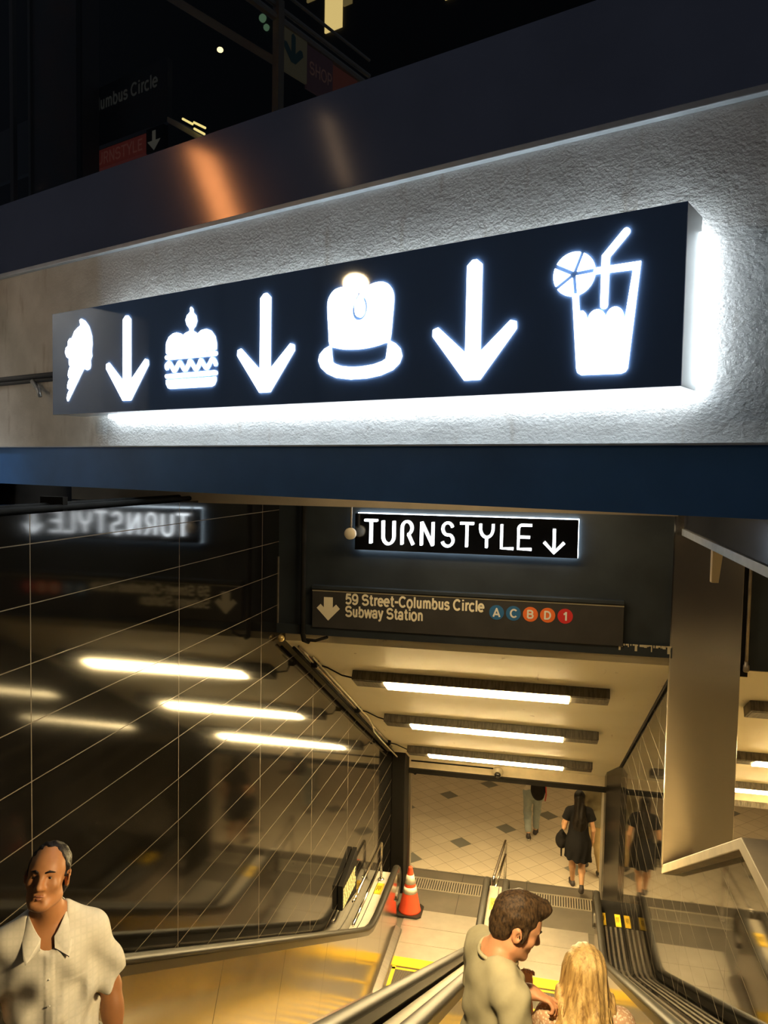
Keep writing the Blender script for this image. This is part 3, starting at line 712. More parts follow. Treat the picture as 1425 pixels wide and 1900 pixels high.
def escalator(name, xl, xr, label, inner_hi):
    r = thing(name, ((xl + xr)/2, 9.4, 0), label, 'escalator', 'pair of escalators')
    for x, sgn in ((xl, 1), (xr, -1)):
        MB().sweep(HR, sec, x, cap=True).build('handrail', M['rubber'], r, True)
        tr = MB()
        tr.sweep(HR, [(-.030, -.062), (.030, -.062), (.030, -.012), (-.030, -.012)], x)
        sharp(tr.build('handrail_track', M['track'], r))
        # solid panel below the handrail
        top = [(q[0], q[1] - .03) for q in HR if not (q[0] < 10.85 and q[1] < .9)]
        low = [(y, nz_(y) + .06) for y in np.arange(-.7, 10.9, .5)] + [(11.05, .05)]
        pb = MB(); xo = x + sgn*.012
        pb.prism(top + low[::-1], min(x - sgn*.02, xo), max(x - sgn*.02, xo), 'x')
        pb.build('balustrade_panel', M['panel'], r)
        # inner deck: a steel ledge sloping to the skirt
        ib = MB(); path = [(y, nz_(y)) for y in np.arange(-.7, 9.4, .45)] + [(9.4, .01), (10.0, .0), (10.95, .0)]
        s0, s1 = (.012, .095) if sgn > 0 else (-.095, -.012)
        a, b = (s0, s1) if sgn > 0 else (s1, s0)
        ib.sweep(path, [(a, .02), (a, .115), (b, .065), (b + sgn*.012, .055), (b + sgn*.012, -.14), (b, -.14)], x)
        ib.build('inner_deck', M['steel'], r)
    # steps
    x0, x1 = xl + .125, xr - .125
    k = 0; y = .55
    while y < 10.2:
        zt = max(.002, nose(y + .40)); zt = min(zt, 5.18)
        if y > 9.35: zt = .004
        sb = MB().box((x0, y, zt - .25), (x1, y + .40, zt))
        for a, b in (((x0, y, zt), (x0 + .05, y + .40, zt + .003)), ((x1 - .05, y, zt), (x1, y + .40, zt + .003)), ((x0, y + .36, zt), (x1, y + .40, zt + .003))):
            sb.box(a, b, 1)
        sb.build('step', [M['tread'], M['yellow']], r)
        y += .40; k += 1
    MB().box((x0 - .02, 10.18, -.02), (x1 + .02, 10.38, .012)).build('comb_plate', M['yellow'], r)
    lp = MB()
    for a, b in ((10.38, 10.72), (10.726, 11.14), (11.146, 11.60)): lp.box((xl + .06, a, -.02), (xr - .06, b, .008))
    lp.build('landing_plate', M['plate'], r)
    return r
XA0, XA1, XB0, XB1 = -2.10, -.775, -.505, .74
ea = escalator('escalator', XA0, XA1, 'left escalator beside the black tile wall, carrying the man in the pale shirt', 0)
eb = escalator('escalator', XB0, XB1, 'right escalator carrying the couple, between centre deck and right wall', 0)
def deck(x0, x1, parent, mat, groove, ext=10.95):
    path = [q for q in HRTOP if q[0] < ext] + [(ext, .975)]
    d = MB().sweep(path, [(x0, -.16), (x1, -.16), (x1, -.085), (x0, -.085)], 0)
    d.build('outer_deck', mat, parent)
    gm = MB()
    for gx in groove: gm.sweep(path, [(gx - .004, -.088), (gx + .004, -.088), (gx + .004, -.081), (gx - .004, -.081)], 0)
    if groove: gm.build('deck_seam', M['black'], parent)
deck(XL + .002, XA0 - .045, ea, pbr('pale_satin_steel', (.74, .70, .63), .5, metal=.6, var=.06), [-2.30])  # left deck steel made paler in place of a bright reflection
deck(XB1 + .045, XR - .002, eb, M['gblack'], [])
sm_ = MB()
for gx in (.825, .885, .945, 1.005): sm_.sweep([q for q in HRTOP if q[0] < 10.3] + [(10.3, .975)], [(gx - .013, -.088), (gx + .013, -.088), (gx + .013, -.078), (gx - .013, -.078)], 0)
sm_.build('deck_strips', M['steel'], eb)
deck(XA1 + .045, XB0 - .045, eb, pbr('worn_steel_deck', (.25, .22, .175), .58, metal=.5, var=.1), [-.60])
MB().box((XL + .01, 10.90, 0), (XA0 - .05, 10.95, .815)).build('deck_end', M['steel'], ea)
MB().box((XA1 + .05, 10.90, 0), (XB0 - .05, 10.95, .815)).build('deck_end', M['steel'], eb)
MB().box((XB1 + .05, 10.90, 0), (XR - .01, 10.95, .815)).build('deck_end', M['steel'], eb)
for x, p in ((-2.25, ea), (-.64, eb), (.80, eb), (.99, eb)):
    w = .055 if x < 0 else .035
    MB().box((x - w, 10.35, .890), (x + w, 10.62, .8935)).box((x - w, 10.33, .886), (x + w, 10.345, .892)).build('yellow_notice', M['yellow'], p)
    # a few dark strokes of print on each notice
    s = MB()
    for i in range(4): s.box((x - .6*w + .3*w*i, 10.42 + .03*(i % 2), .8937), (x - .45*w + .3*w*i, 10.55, .8942))
    s.build('notice_print', M['black'], p)

# ------------------------------------------------------------------ guard rails at the foot
def rail(name, pts_list, r, label, feet):
    o = thing(name, feet[0], label, 'guard rail')
    for p in pts_list: MB().tube(p, r, 10).build('bar', M['chrome'], o, True)
    for f in feet: MB().lathe([(.045, 0), (.045, .012), (.025, .02)], (f[0], f[1], f[2]), 16).build('foot', M['chrome'], o, True)
    return o
def bend(a, b, c, r=.08, n=5):
    a, b, c = Vector(a), Vector(b), Vector(c); u = (a-b).normalized(); v = (c-b).normalized()
    return [tuple((b + u*r)*(1-t)**2 + b*2*t*(1-t) + (b + v*r)*t*t) for t in np.linspace(0, 1, n)]
na, fb = (-.70, 11.20), (-.595, 12.46)
def along_(t, z): return (na[0] + (fb[0]-na[0])*t, na[1] + (fb[1]-na[1])*t, z)
rail('guard_rail', [
    [along_(0, 0)] + bend(along_(0, 0), along_(0, .87), along_(1, .87)) + bend(along_(0, .87), along_(1, .87), along_(1, 0)) + [along_(1, 0)],
    [along_(0, .62), along_(1, .62)]], .021, 'polished steel guard rail between the escalators at the lower landing', [along_(1, 0), along_(0, 0)])
x = -2.275
rail('guard_rail', [
    [(x, 9.1, 1.46), (x, 9.35, 1.46)] + bend((x, 9.2, 1.46), (x, 10.72, 1.46), (x, 10.72, .9)) + [(x, 10.72, .9)],
    [(x, 9.1, 1.16), (x, 10.70, 1.16)]], .019, 'steel guard rail on the left escalator deck beside the black post', [(x, 10.72, .893)])

# notice board on the left wall
nb = thing('wall_notice', (-2.33, 9.15, 1.45), 'small black notice board with yellowish lines of text on left tile wall', 'notice')
MB().prism([(8.80, 1.50), (9.50, 1.36), (9.50, 1.95), (8.80, 1.80)], -2.395, -2.335, 'x').build('board', M['black'], nb, bevel=.004)
tb = MB(); random.seed(3)
for i in range(7):
    z = 1.72 - .036*i; y = 8.84
    while y < 9.40:
        w = random.uniform(.03, .09)
        tb.box((-2.336, y, z), (-2.333, min(9.44, y + w), z + .024)); y += w + .02
tb.build('text_lines', pbr('pale_yellow_print', (.75, .68, .36), .5), nb)

# drain grate
gr = thing('floor_grate', (-.65, 12.38, 0), 'long pale metal drain grate across the dark floor at the foot of escalators', 'grate')
MB().box((-2.18, 12.20, -.02), (.90, 12.225, .010)).box((-2.18, 12.535, -.02), (.90, 12.56, .010)).build('frame', M['grate'], gr)
gb = MB(); x = -2.18
while x < .89: gb.box((x, 12.225, -.015), (x + .026, 12.535, .007)); x += .040
gb.build('slats', M['grate'], gr)
tag(MB().box((-2.17, 12.228, .0005), (.89, 12.532, .0015)).build('drain_channel', M['black']), 'dark drain channel seen between the slats of the floor grate', 'drain')

# traffic cone
cn = thing('traffic_cone', (-1.985, 11.52, .008), 'orange traffic cone with two white bands beside the left escalator newel', 'traffic cone')
cb_ = MB().lathe([(.178, .03), (.165, .06), (.0315, .70), (.028, .715), (.010, .715)], (-1.985, 11.52, .0), 28)
orange = pbr('orange_cone_plastic', (.80, .085, .030), .45)
cb_.build('cone_body', orange, cn, True)
R = lambda z: .165 + (.0315 - .165)*(z - .06)/.64 + .0025
for a, b in ((.325, .42), (.465, .60)):
    MB().lathe([(R(a), a), (R(b), b)], (-1.985, 11.52, 0), 28).build('reflective_band', pbr('white_reflective_band', (.82, .76, .62), .4), cn, True)
oc = [(-.21, -.15), (-.15, -.21), (.15, -.21), (.21, -.15), (.21, .15), (.15, .21), (-.15, .21), (-.21, .15)]
MB().prism([(-1.985 + .95*a, 11.52 + .95*b) for a, b in oc], .008, .038, 'z').build('base', M['rubber'], cn, bevel=.006)

# ------------------------------------------------------------------ things behind the glass above the fascia
def upper(name, label, cat, x, y, z): 
    c, s_ = math.cos(RZ), math.sin(RZ)
    return thing(name, (P0[0] + x*c - y*s_, P0[1] + x*s_ + y*c, P0[2] + z), label, cat, rz=RZ), (x, y, z)
def ub(mb, o, name, parent, mat, **kw):          # geometry given in sign-wall coordinates
    m = MB(); m.v = [(p[0]-o[0], p[1]-o[1], p[2]-o[2]) for p in mb.v]; m.f = mb.f; m.m = mb.m
    return m.build(name, mat, parent, local=True, **kw)
DK = pbr('dark_bronze_frame', (.10, .09, .07), .45, metal=.6)
pl, o = upper('canopy_pillar', 'wide dark pillar behind the glass at the upper left', 'pillar', -5.9, 1.45, 1.4)
ub(MB().box((-6.31, 1.30, 1.2), (-5.52, 1.48, 4.4)), o, 'shaft', pl, pbr('dark_brown_pillar', (.045, .036, .030), .5))
ub(MB().box((-5.56, 1.28, 1.2), (-5.50, 1.30, 4.4)), o, 'edge_strip', pl, M['black']); ub(MB().box((-6.33, 1.28, 1.2), (-6.29, 1.30, 4.4)), o, 'edge_strip', pl, DK)
ub(MB().box((-6.72, 1.32, 1.2), (-6.66, 1.36, 4.4)), o, 'edge_strip', pl, DK)
GLOW = lambda n, c, e: pbr(n, tuple(q*.5 for q in c), .5, emit=c, es=e*(.5 if n.startswith('dim_') else 1))
sp, o = upper('upper_station_sign', 'dim station name sign behind the glass ending in Columbus Circle', 'sign', -5.2, 1.5, 2.6)
ub(MB().box((-8.2, 1.51, 2.55), (-4.62, 1.56, 3.06)), o, 'panel', sp, pbr('black_sign_panel', (.012, .012, .012), .4))
vs, fs = text_faces('59 Street-Columbus Circle', .112, .085, .001); x1 = max(v[0] for v in vs); kx = .95
ub(MB().add([((v[0]-x1)*kx - 4.74, v[1] + 1.507, v[2] + 2.86) for v in vs], fs), o, 'lettering', sp, GLOW('dim_white_lettering', (.55, .56, .48), .035))
rp, o = upper('red_turnstyle_sign', 'dim red name sign with a pale arrow behind the glass, under the station sign', 'sign', -5.2, 1.5, 2.35)
ub(MB().box((-6.4, 1.50, 2.345), (-4.89, 1.55, 2.505)), o, 'red_panel', rp, GLOW('dim_red_panel', (.50, .085, .060), .10))
vs, fs = text_faces('TURNSTYLE', .105, .07, .001); x1 = max(v[0] for v in vs)
ub(MB().add([((v[0]-x1)*.95 - 4.93, v[1] + 1.497, v[2] + 2.372) for v in vs], fs), o, 'lettering', rp, GLOW('dim_pink_lettering', (.65, .22, .17), .10))
ub(MB().box((-4.885, 1.50, 2.33), (-4.66, 1.55, 2.53)), o, 'arrow_panel', rp, M['black'])
m = MB(); v, f = curve_faces([[(-4.78 + a*.0065, 2.34 + b*.0058) for a, b in [(-3.4,28),(-3.4,14),(-13,14),(0,0),(13,14),(3.4,14),(3.4,28)]]], .001); m.add([(a, b + 1.497, c) for a, b, c in v], f)
ub(m, o, 'arrow', rp, GLOW('dim_cream_arrow', (.55, .53, .42), .10))
un, o = upper('canopy_lamps', 'three small yellow tube lamps on a beam behind the glass', 'lamp', -4.3, 1.5, 2.4)
ub(MB().hexa([(-4.60, 1.49, 2.525), (-4.15, 1.49, 2.255), (-4.15, 1.9, 2.255), (-4.60, 1.9, 2.525), (-4.60, 1.49, 2.57), (-4.15, 1.49, 2.30), (-4.15, 1.9, 2.30), (-4.60, 1.9, 2.57)]), o, 'beam', un, pbr('grey_beam', (.5, .46, .36), .5))
for a, b in (((-4.37, 2.485), (-4.25, 2.415)), ((-4.235, 2.425), (-4.10, 2.35)), ((-4.23, 2.375), (-4.11, 2.305))):
    ub(MB().tube([(a[0], 1.46, a[1]), (b[0], 1.46, b[1])], .009, 8), o, 'lamp_tube', un, GLOW('yellow_lamp_tube', (1, .80, .28), 1.1))
cp_, o = upper('street_canopy', 'street canopy frame with a banner panel reading SHOP behind the glass', 'canopy', -3.36, 1.5, 1.6)
ub(MB().box((-3.39, 1.47, 1.2), (-3.33, 1.53, 3.10)), o, 'post', cp_, pbr('canopy_post_metal', (.32, .28, .21), .5, metal=.3))
ub(MB().hexa([(-4.75, 1.47, 3.60), (-3.36, 1.47, 2.62), (-3.36, 1.53, 2.62), (-4.75, 1.53, 3.60), (-4.75, 1.47, 3.68), (-3.36, 1.47, 2.69), (-3.36, 1.53, 2.69), (-4.75, 1.53, 3.68)]), o, 'stair_beam', cp_, pbr('canopy_beam_metal', (.30, .27, .21), .5, metal=.3))
for z, y0, y1, r in ((3.19, 1.0, 2.62, .012), (3.06, 1.0, 2.62, .018), (2.975, 1.0, 2.55, .03)):
    ub(MB().tube([(-3.37, y0, z + .02), (-3.37, y1, z - .04)], r, 8), o, 'roof_rail', cp_, pbr('canopy_rail_metal', (.40, .37, .31), .45, metal=.4))
xb = -3.365
def band(y0, y1, z0, z1): return MB().box((xb - .01, y0, z0), (xb + .01, y1, z1))
ub(band(1.52, 1.81, 2.63, 2.94), o, 'arrow_banner', cp_, GLOW('dim_cream_banner', (.42, .36, .20), .055))
m = MB(); v, f = curve_faces([[(1.655 + a*.0070, 2.69 + b*.0070) for a, b in [(-3.6,4),(-16,17),(-14,22),(-10,22),(-3.4,15),(-3.4,32),(0,35),(3.4,32),(3.4,15),(10,22),(14,22),(16,17),(3.6,4)]]], .001)
m.add([(xb + .0125, a, c) for a, b, c in v], f); ub(m, o, 'arrow', cp_, GLOW('dim_teal_arrow', (.06, .13, .14), .05))
ub(band(1.81, 2.12, 2.60, 2.925), o, 'shop_banner', cp_, GLOW('dim_plum_banner', (.17, .085, .10), .06))
vs, fs = text_faces('SHOP', .10, .07, .001); ub(MB().add([(xb + .012, v[0]*.78 + 1.835, v[2] + 2.72) for v in vs], fs), o, 'lettering', cp_, GLOW('dim_pink_shop_lettering', (.40, .22, .18), .08))
ub(band(2.12, 2.44, 2.60, 2.905), o, 'orange_banner', cp_, GLOW('dim_orange_banner', (.36, .10, .06), .08))
sl_, o = upper('distant_streetlight', 'small yellow light point high behind the glass', 'lamp', -4.16, 1.9, 3.06)
ub(MB().ball((-4.20, 1.7, 3.08), (.026, .026, .020), 8), o, 'globe', sl_, GLOW('yellow_globe', (1, .80, .40), 2.0))
ct, o = upper('street_light_strip', 'faint greenish light strip behind the glass at the left edge', 'lamp', -7.2, 1.7, 2.9)
ub(MB().tube([(-7.5, 1.72, 3.00), (-6.93, 1.72, 2.80)], .012, 6).ball((-6.80, 1.72, 3.03), (.03, .01, .02), 6).tube([(-6.77, 1.72, 2.95), (-6.77, 1.72, 2.88)], .014, 6), o, 'tube', ct, GLOW('pale_green_tube', (.50, .62, .38), .40))
tw, o = upper('distant_building', 'dark building far behind the glass with a few lit windows', 'building', -24, 31, 0)
ub(MB().box((-85, 30.2, -1.9), (-10, 40, 48)), o, 'wall', tw, pbr('night_building_wall', (.012, .011, .010), .8))
for a, b, e in (((-27.3, 22.9), (-26.15, 25.0), .9), ((-26.05, 23.9), (-25.5, 25.0), .12), ((-19.8, 22.2), (-19.3, 22.6), .7), ((-28.6, 24.9), (-28.0, 26), .15)):
    ub(MB().box((a[0], 30.1, a[1]), (b[0], 30.2, b[1])), o, 'window', tw, GLOW('lit_window', (.85, .62, .22), e))
ub(MB().ball((-31.9, 30.1, 25.1), .22, 6).ball((-31.0, 30.1, 25.1), .18, 6).ball((-31.6, 30.1, 24.5), .18, 6), o, 'green_lights', tw, GLOW('green_bulbs', (.25, .45, .25), .22))
# a street lamp out of view, and glowing panels added to streak the fascia
la = thing('street_lamp', (-6.03, .66, 5.2), 'warm globe street lamp standing on the pavement left of the escalator entrance', 'street lamp')
MB().tube([(-6.03, .66, 5.2), (-6.03, .66, 8.86)], .05, 12).build('pole', M['black'], la, True)
MB().ball((-6.03, .66, 9.0), (.15, .15, .11), 12).build('globe', GLOW('warm_globe', (1.0, .76, .42), 65), la, True)
lc = thing('fascia_streak_panel', (-8.5, 1.7, 5.2), 'unseen slanting amber panel added to mirror as a streak in the dark fascia', 'light helper')  # emitter out of view, added for the amber streak
MB().box((-8.50, 1.42, 5.2), (-8.40, 1.54, 9.6)).build('post', M['black'], lc)
MB().hexa([(-8.44, 1.30, 9.55), (-8.40, 1.68, 9.55), (-8.44, 1.68, 9.55), (-8.48, 1.30, 9.55), (-8.66, 1.98, 11.3), (-8.62, 2.32, 11.3), (-8.66, 2.32, 11.3), (-8.70, 1.98, 11.3)]).build('glow_panel', GLOW('amber_streak_glow', (1.0, .36, .10), 3.2), lc)
lc = thing('fascia_streak_panel', (-7.28, .55, 5.2), 'unseen thin dim glowing panel added for the fainter streak in the dark fascia', 'light helper')  # second added emitter, for the fainter streak
MB().box((-7.33, .50, 5.2), (-7.23, .60, 10.7)).build('post', M['black'], lc)
MB().hexa([(-7.28, .46, 10.7), (-7.24, .58, 10.7), (-7.28, .58, 10.7), (-7.32, .46, 10.7), (-7.30, .80, 11.6), (-7.26, .92, 11.6), (-7.30, .92, 11.6), (-7.34, .80, 11.6)]).build('glow_panel', GLOW('thin_amber_panel', (.80, .55, .30), .8), lc)
# stairs in the right hand bay
bs = MB(); y = .6
while y < 10.2:
    bs.box((XR + .16, y, 0), (4.6, y + .32, max(.05, SL*(9.9 - y) - .32))); y += .32
struct(bs.build('floor_bay_stairs', pbr('pale_stair_stone', (.55, .49, .38), .5, var=.15)))

# ------------------------------------------------------------------ sculpting kit: smooth unions on a grid, then surface nets
class Sdf:
    def __init__(s, lo, hi, h):
        s.lo = np.array(lo, float); s.h = h
        s.n = np.ceil((np.array(hi) - s.lo) / h).astype(int) + 1
        s.F = np.full(s.n, .2, np.float32)
        s.ax = [s.lo[i] + h*np.arange(s.n[i]) for i in range(3)]
    def _win(s, a, b):
        i0 = np.maximum(0, np.floor((np.array(a) - s.lo)/s.h).astype(int)); i1 = np.minimum(s.n, np.ceil((np.array(b) - s.lo)/s.h).astype(int) + 1)
        if (i1 <= i0).any(): return None, None
        sl = tuple(slice(i0[i], i1[i]) for i in range(3))
        g = np.meshgrid(*[s.ax[i][sl[i]] for i in range(3)], indexing='ij')
        return sl, np.stack(g, -1).astype(np.float32)
    def _put(s, sl, d, k, sub):
        F = s.F[sl]
        if sub:
            d = -d; m = np.maximum(k - np.abs(F - d), 0)/k; s.F[sl] = np.maximum(F, d) + m*m*k*.25
        else:
            m = np.maximum(k - np.abs(F - d), 0)/k; s.F[sl] = np.minimum(F, d) - m*m*k*.25
    def cap(s, a, b, ra, rb, k=.02, sub=False, flat=False):
        a = np.array(a, float); b = np.array(b, float); r = max(ra, rb) + k + 3*s.h
        sl, P = s._win(np.minimum(a, b) - r, np.maximum(a, b) + r)
        if sl is None: return s
        ab = b - a; L2 = float(ab @ ab) + 1e-12
        t = np.clip(((P - a) @ ab)/L2, 0, 1)
        d = np.linalg.norm(P - a - t[..., None]*ab, axis=-1) - (ra + (rb - ra)*t)
        if flat: d = np.maximum(d, ((P - b) @ ab)/math.sqrt(L2))
        s._put(sl, d, k, sub); return s
    def ell(s, c, r, k=.02, R=None, sub=False):
        c = np.array(c, float); r = np.array(r, float); m = r.max() + k + 3*s.h
        sl, P = s._win(c - m, c + m)
        if sl is None: return s
        q = P - c
        if R is not None: q = q @ np.array(R)
        k0 = np.linalg.norm(q/r, axis=-1) + 1e-6; k1 = np.linalg.norm(q/(r*r), axis=-1) + 1e-6
        s._put(sl, k0*(k0 - 1)/k1, k, sub); return s
    def cut(s, p, nrm):                          # keep the side the normal points away from
        sl, P = s._win(s.lo, s.lo + s.h*s.n); nrm = np.array(nrm, float); nrm /= np.linalg.norm(nrm)
        s.F[sl] = np.maximum(s.F[sl], (P - np.array(p)) @ nrm); return s
    def folds(s, amp, waves, mask=None):
        sl, P = s._win(s.lo, s.lo + s.h*s.n); d = 0
        for kx, ky, kz, ph, a in waves: d = d + a*np.sin(P[..., 0]*kx + P[..., 1]*ky + P[..., 2]*kz + ph + 1.3*np.sin(P[..., 2]*9 + P[..., 0]*7 + ph))
        if mask is not None: d = d*mask(P)
        s.F[sl] = s.F[sl] + amp*d; return s
    def lift(s, amt, mask):
        sl, P = s._win(s.lo, s.lo + s.h*s.n); s.F[sl] = s.F[sl] - amt*mask(P); return s
    def mesh(s):
        F = s.F; S = F < 0; n = np.array(F.shape)
        C = np.zeros(n - 1, int)
        for dx in (0, 1):
            for dy in (0, 1):
                for dz in (0, 1): C += S[dx:n[0]-1+dx, dy:n[1]-1+dy, dz:n[2]-1+dz]
        act = np.argwhere((C > 0) & (C < 8)); idx = -np.ones(n - 1, int); idx[tuple(act.T)] = np.arange(len(act))
        acc = np.zeros((len(act), 3)); cnt = np.zeros(len(act))
        for axs in range(3):
            o1, o2 = [a for a in range(3) if a != axs]
            for b1 in (0, 1):
                for b2 in (0, 1):
                    p = act.copy(); p[:, o1] += b1; p[:, o2] += b2; q = p.copy(); q[:, axs] += 1
                    f0, f1 = F[tuple(p.T)], F[tuple(q.T)]; c = (f0 < 0) != (f1 < 0)
                    t = np.where(c, f0/np.where(np.abs(f0 - f1) < 1e-9, 1, f0 - f1), 0)
                    v = p.astype(float); v[:, axs] += t
                    acc[c] += v[c]; cnt[c] += 1
        V = s.lo + s.h*acc/cnt[:, None]; Q = []
        for axs in range(3):
            o1, o2 = (axs + 1) % 3, (axs + 2) % 3
            a = [slice(1, -1)]*3; a[axs] = slice(0, -1); b = [slice(1, -1)]*3; b[axs] = slice(1, None)
            off = np.array([1, 1, 1]); off[axs] = 0
            X = S[tuple(a)] != S[tuple(b)]
            e = np.argwhere(X) + off; ins = S[tuple(e.T)]
            def id_(d1, d2):
                p = e.copy(); p[:, o1] += d1; p[:, o2] += d2; return idx[tuple(p.T)]
            q = np.stack([id_(-1, -1), id_(0, -1), id_(0, 0), id_(-1, 0)], 1)
            q[~ins] = q[~ins][:, ::-1]; Q.append(q)
        Q = np.concatenate(Q); Q = Q[(Q >= 0).all(1)]
        return V, Q
def put_mesh(name, V, Q, mat, parent):
    me = bpy.data.meshes.new(name); me.from_pydata(V.tolist(), [], Q.tolist()); me.materials.append(mat)
    me.polygons.foreach_set('use_smooth', [True]*len(me.polygons)); me.update()
    o = bpy.data.objects.new(name, me); COL.objects.link(o); o.parent = parent; return o
def bake(S, name, mat, parent): V, Q = S.mesh(); return put_mesh(name, V, Q, mat, parent)
def rotm(yaw=0, pitch=0, roll=0):
    return np.array(Euler((pitch, roll, yaw), 'XYZ').to_matrix())
def skin_mat(name, col):
    t = NT(name); P, x, y, z = t.obj(); f = t.ramp(t.noise(P, 14, 3), .3, .7)
    t.set(col=t.mix(f, tuple(c*.9 for c in col), tuple(c*1.08 for c in col)), rough=.5, spec=.4)
    t.put(t.b.inputs['Subsurface Weight'], .12); t.put(t.b.inputs['Subsurface Radius'], (.02, .008, .004)); t.put(t.b.inputs['Subsurface Scale'], .4)
    return t.m
def cloth_mat(name, col, plaid=None, weave=.04):
    t = NT(name); P, x, y, z = t.obj(); f = t.ramp(t.noise(P, 22, 4), .3, .7)
    c = t.mix(f, tuple(v*.93 for v in col), tuple(v*1.05 for v in col))
    if plaid:
        l = t.math('MAXIMUM', t.line(x, .0, .022, .0035), t.line(z, .0, .022, .0035)); c = t.mix(t.math('MULTIPLY', l, .45), c, plaid)
    t.set(col=c, rough=.85, spec=.2); t.bump(t.noise(P, 260, 2), weave, .002); return t.m
def hair_mat(name, c0, c1, vert=True):
    t = NT(name); P, x, y, z = t.obj()
    f = t.ramp(t.noise(t.scale(P, (60, 60, 3.2) if vert else (70, 70, 24)), 1.6, 4), .32, .68)
    t.set(col=t.mix(f, c0, c1), rough=.42, spec=.45); t.bump(t.noise(t.scale(P, (150, 150, 5) if vert else (90, 90, 50)), 1.5, 3), .55, .006); return t.m

def head(S, hc, R, s, neck_to, nr=.054, detail=True, female=False):
    f = lambda x, y, z: np.array(hc) + R @ (np.array((x, y, z))*s)
    E = lambda c, r, k=.02, sub=False, r2=None: S.ell(f(*c), np.array(r)*s, k, R if r2 is None else R @ r2, sub)
    C = lambda a, b, ra, rb, k=.012, sub=False: S.cap(f(*a), f(*b), ra*s, rb*s, k, sub)
    S.cap(f(0, .022, -.05), neck_to, nr*s, nr*s*1.08, .03)
    E((0, .018, .045), (.076, .097, .086)); E((0, -.030, -.030), (.062, .064, .082), .03)
    E((0, -.040, .030), (.064, .058, .060), .02)
    for g in (-1, 1): C((g*.049, -.002, -.070), (g*.024, -.072, -.098), .020, .018, .03)
    E((0, -.076, -.100), (.024, .018, .019), .02)
    if detail:
        for g in (-1, 1):
            E((g*.043, -.066, -.022), (.021, .018, .020), .025)
            C((g*.012, -.089, .025), (g*.046, -.078, .026), .0085, .007, .012)
            E((g*.031, -.094, .006), (.0175, .014, .0125), .012, True)
            E((g*.013, -.100, -.034), (.0095, .0115, .009), .008)
            E((g*.008, -.105, -.0405), (.0045, .006, .004), .004, True)
            C((g*.031, -.0885, .0155), (g*.018, -.0885, .0125), .0045, .0035, .006); C((g*.031, -.0885, .0155), (g*.045, -.081, .010), .0045, .004, .006)
            C((g*.018, -.086, .000), (g*.042, -.081, .001), .0042, .0042, .006)
        C((0, -.091, .014), (0, -.116, -.030), .0085, .0115, .014); E((0, -.112, -.033), (.0125, .011, .010), .008)
        C((-.018, -.089, -.0605), (.018, -.089, -.0605), .006, .006, .008); C((-.015, -.089, -.073), (.015, -.089, -.073), .0075, .0075, .008)
        C((-.022, -.099, -.0665), (.022, -.099, -.0665), .0022, .0022, .003, True)
        E((0, -.093, -.0855), (.016, .007, .005), .008, True)
    for g in (-1, 1):
        r2 = np.array(Euler((-.15, g*.12, g*.45)).to_matrix())
        E((g*.080, .012, -.004), (.0095, .023, .035), .008, False, r2)
        if detail: E((g*.086, .008, -.002), (.005, .010, .017), .006, True, r2)
    return f
def hand(S, w, d, n, thumb, s=1.0, curl=(.35, .4, .45, .5), spread=.06, tcurl=.5):
    w = np.array(w, float); d = np.array(d, float); d /= np.linalg.norm(d); n = np.array(n, float); n -= d*(n @ d); n /= np.linalg.norm(n)
    a = np.cross(d, n)*thumb                     # towards the thumb side
    R = np.stack([a, d, n], 1)
    S.ell(w + d*.048*s, np.array((.040, .052, .0155))*s, .012, R); S.cap(w - d*.02, w + d*.02*s, .024*s, .024*s, .02)
    L = (.072, .080, .074, .058)
    for i in range(4):
        b = w + d*(.088 - .004*abs(i - 1.2))*s + a*(.030 - .020*i)*s
        dd = d + a*spread*(1.5 - i); dd /= np.linalg.norm(dd); c = curl[i]; p = b
        for j, fr in enumerate((.45, .32, .23)):
            ang = c*(.6 + j); v = dd*math.cos(ang) + n*math.sin(ang); q = p + v*L[i]*fr*s
            S.cap(p, q, (.0092 - .0010*j)*s, (.0086 - .0011*j)*s, .004); p = q
    b = w + d*.028*s + a*.030*s; v = d*.55 + a*.75 + n*.25; v /= np.linalg.norm(v)
    p = b + v*.038*s; S.cap(b, p, .0135*s, .0105*s, .010)
    v2 = v*math.cos(tcurl) + (d*.9 - a*.4 + n*.3)*math.sin(tcurl); v2 /= np.linalg.norm(v2); S.cap(p, p + v2*.034*s, .0102*s, .008*s, .005)
def torso(S, g=0.0, female=False, k=.05, drop=0.0):
    w = .92 if female else 1.0
    S.ell((0, .0, 1.255), (.160*w + g, .108*w + g, .185 + g*.5), k); S.ell((0, -.005, 1.07), (.140*w + g, .100*w + g, .16), k); S.ell((0, .005, .93), (.160 + g, .112 + g, .13 + g*.4), k)
    S.cap((-.135*w, .012, 1.375 - drop), (.135*w, .012, 1.375 - drop), .062*w + g*.7, .062*w + g*.7, k)
    for s_ in (-1, 1): S.cap((s_*.05, .02, 1.45), (s_*.15*w, .015, 1.395 - drop), .036 + g*.4, .042*w + g*.5, .04)
    if female:
        for s_ in (-1, 1): S.ell((s_*.07, -.085, 1.255), (.058 + g*.5, .052 + g*.4, .056 + g*.5), .04)
def limb(S, pts, rad, k=.02):
    for i in range(len(pts) - 1): S.cap(pts[i], pts[i+1], rad[i], rad[i+1], k)
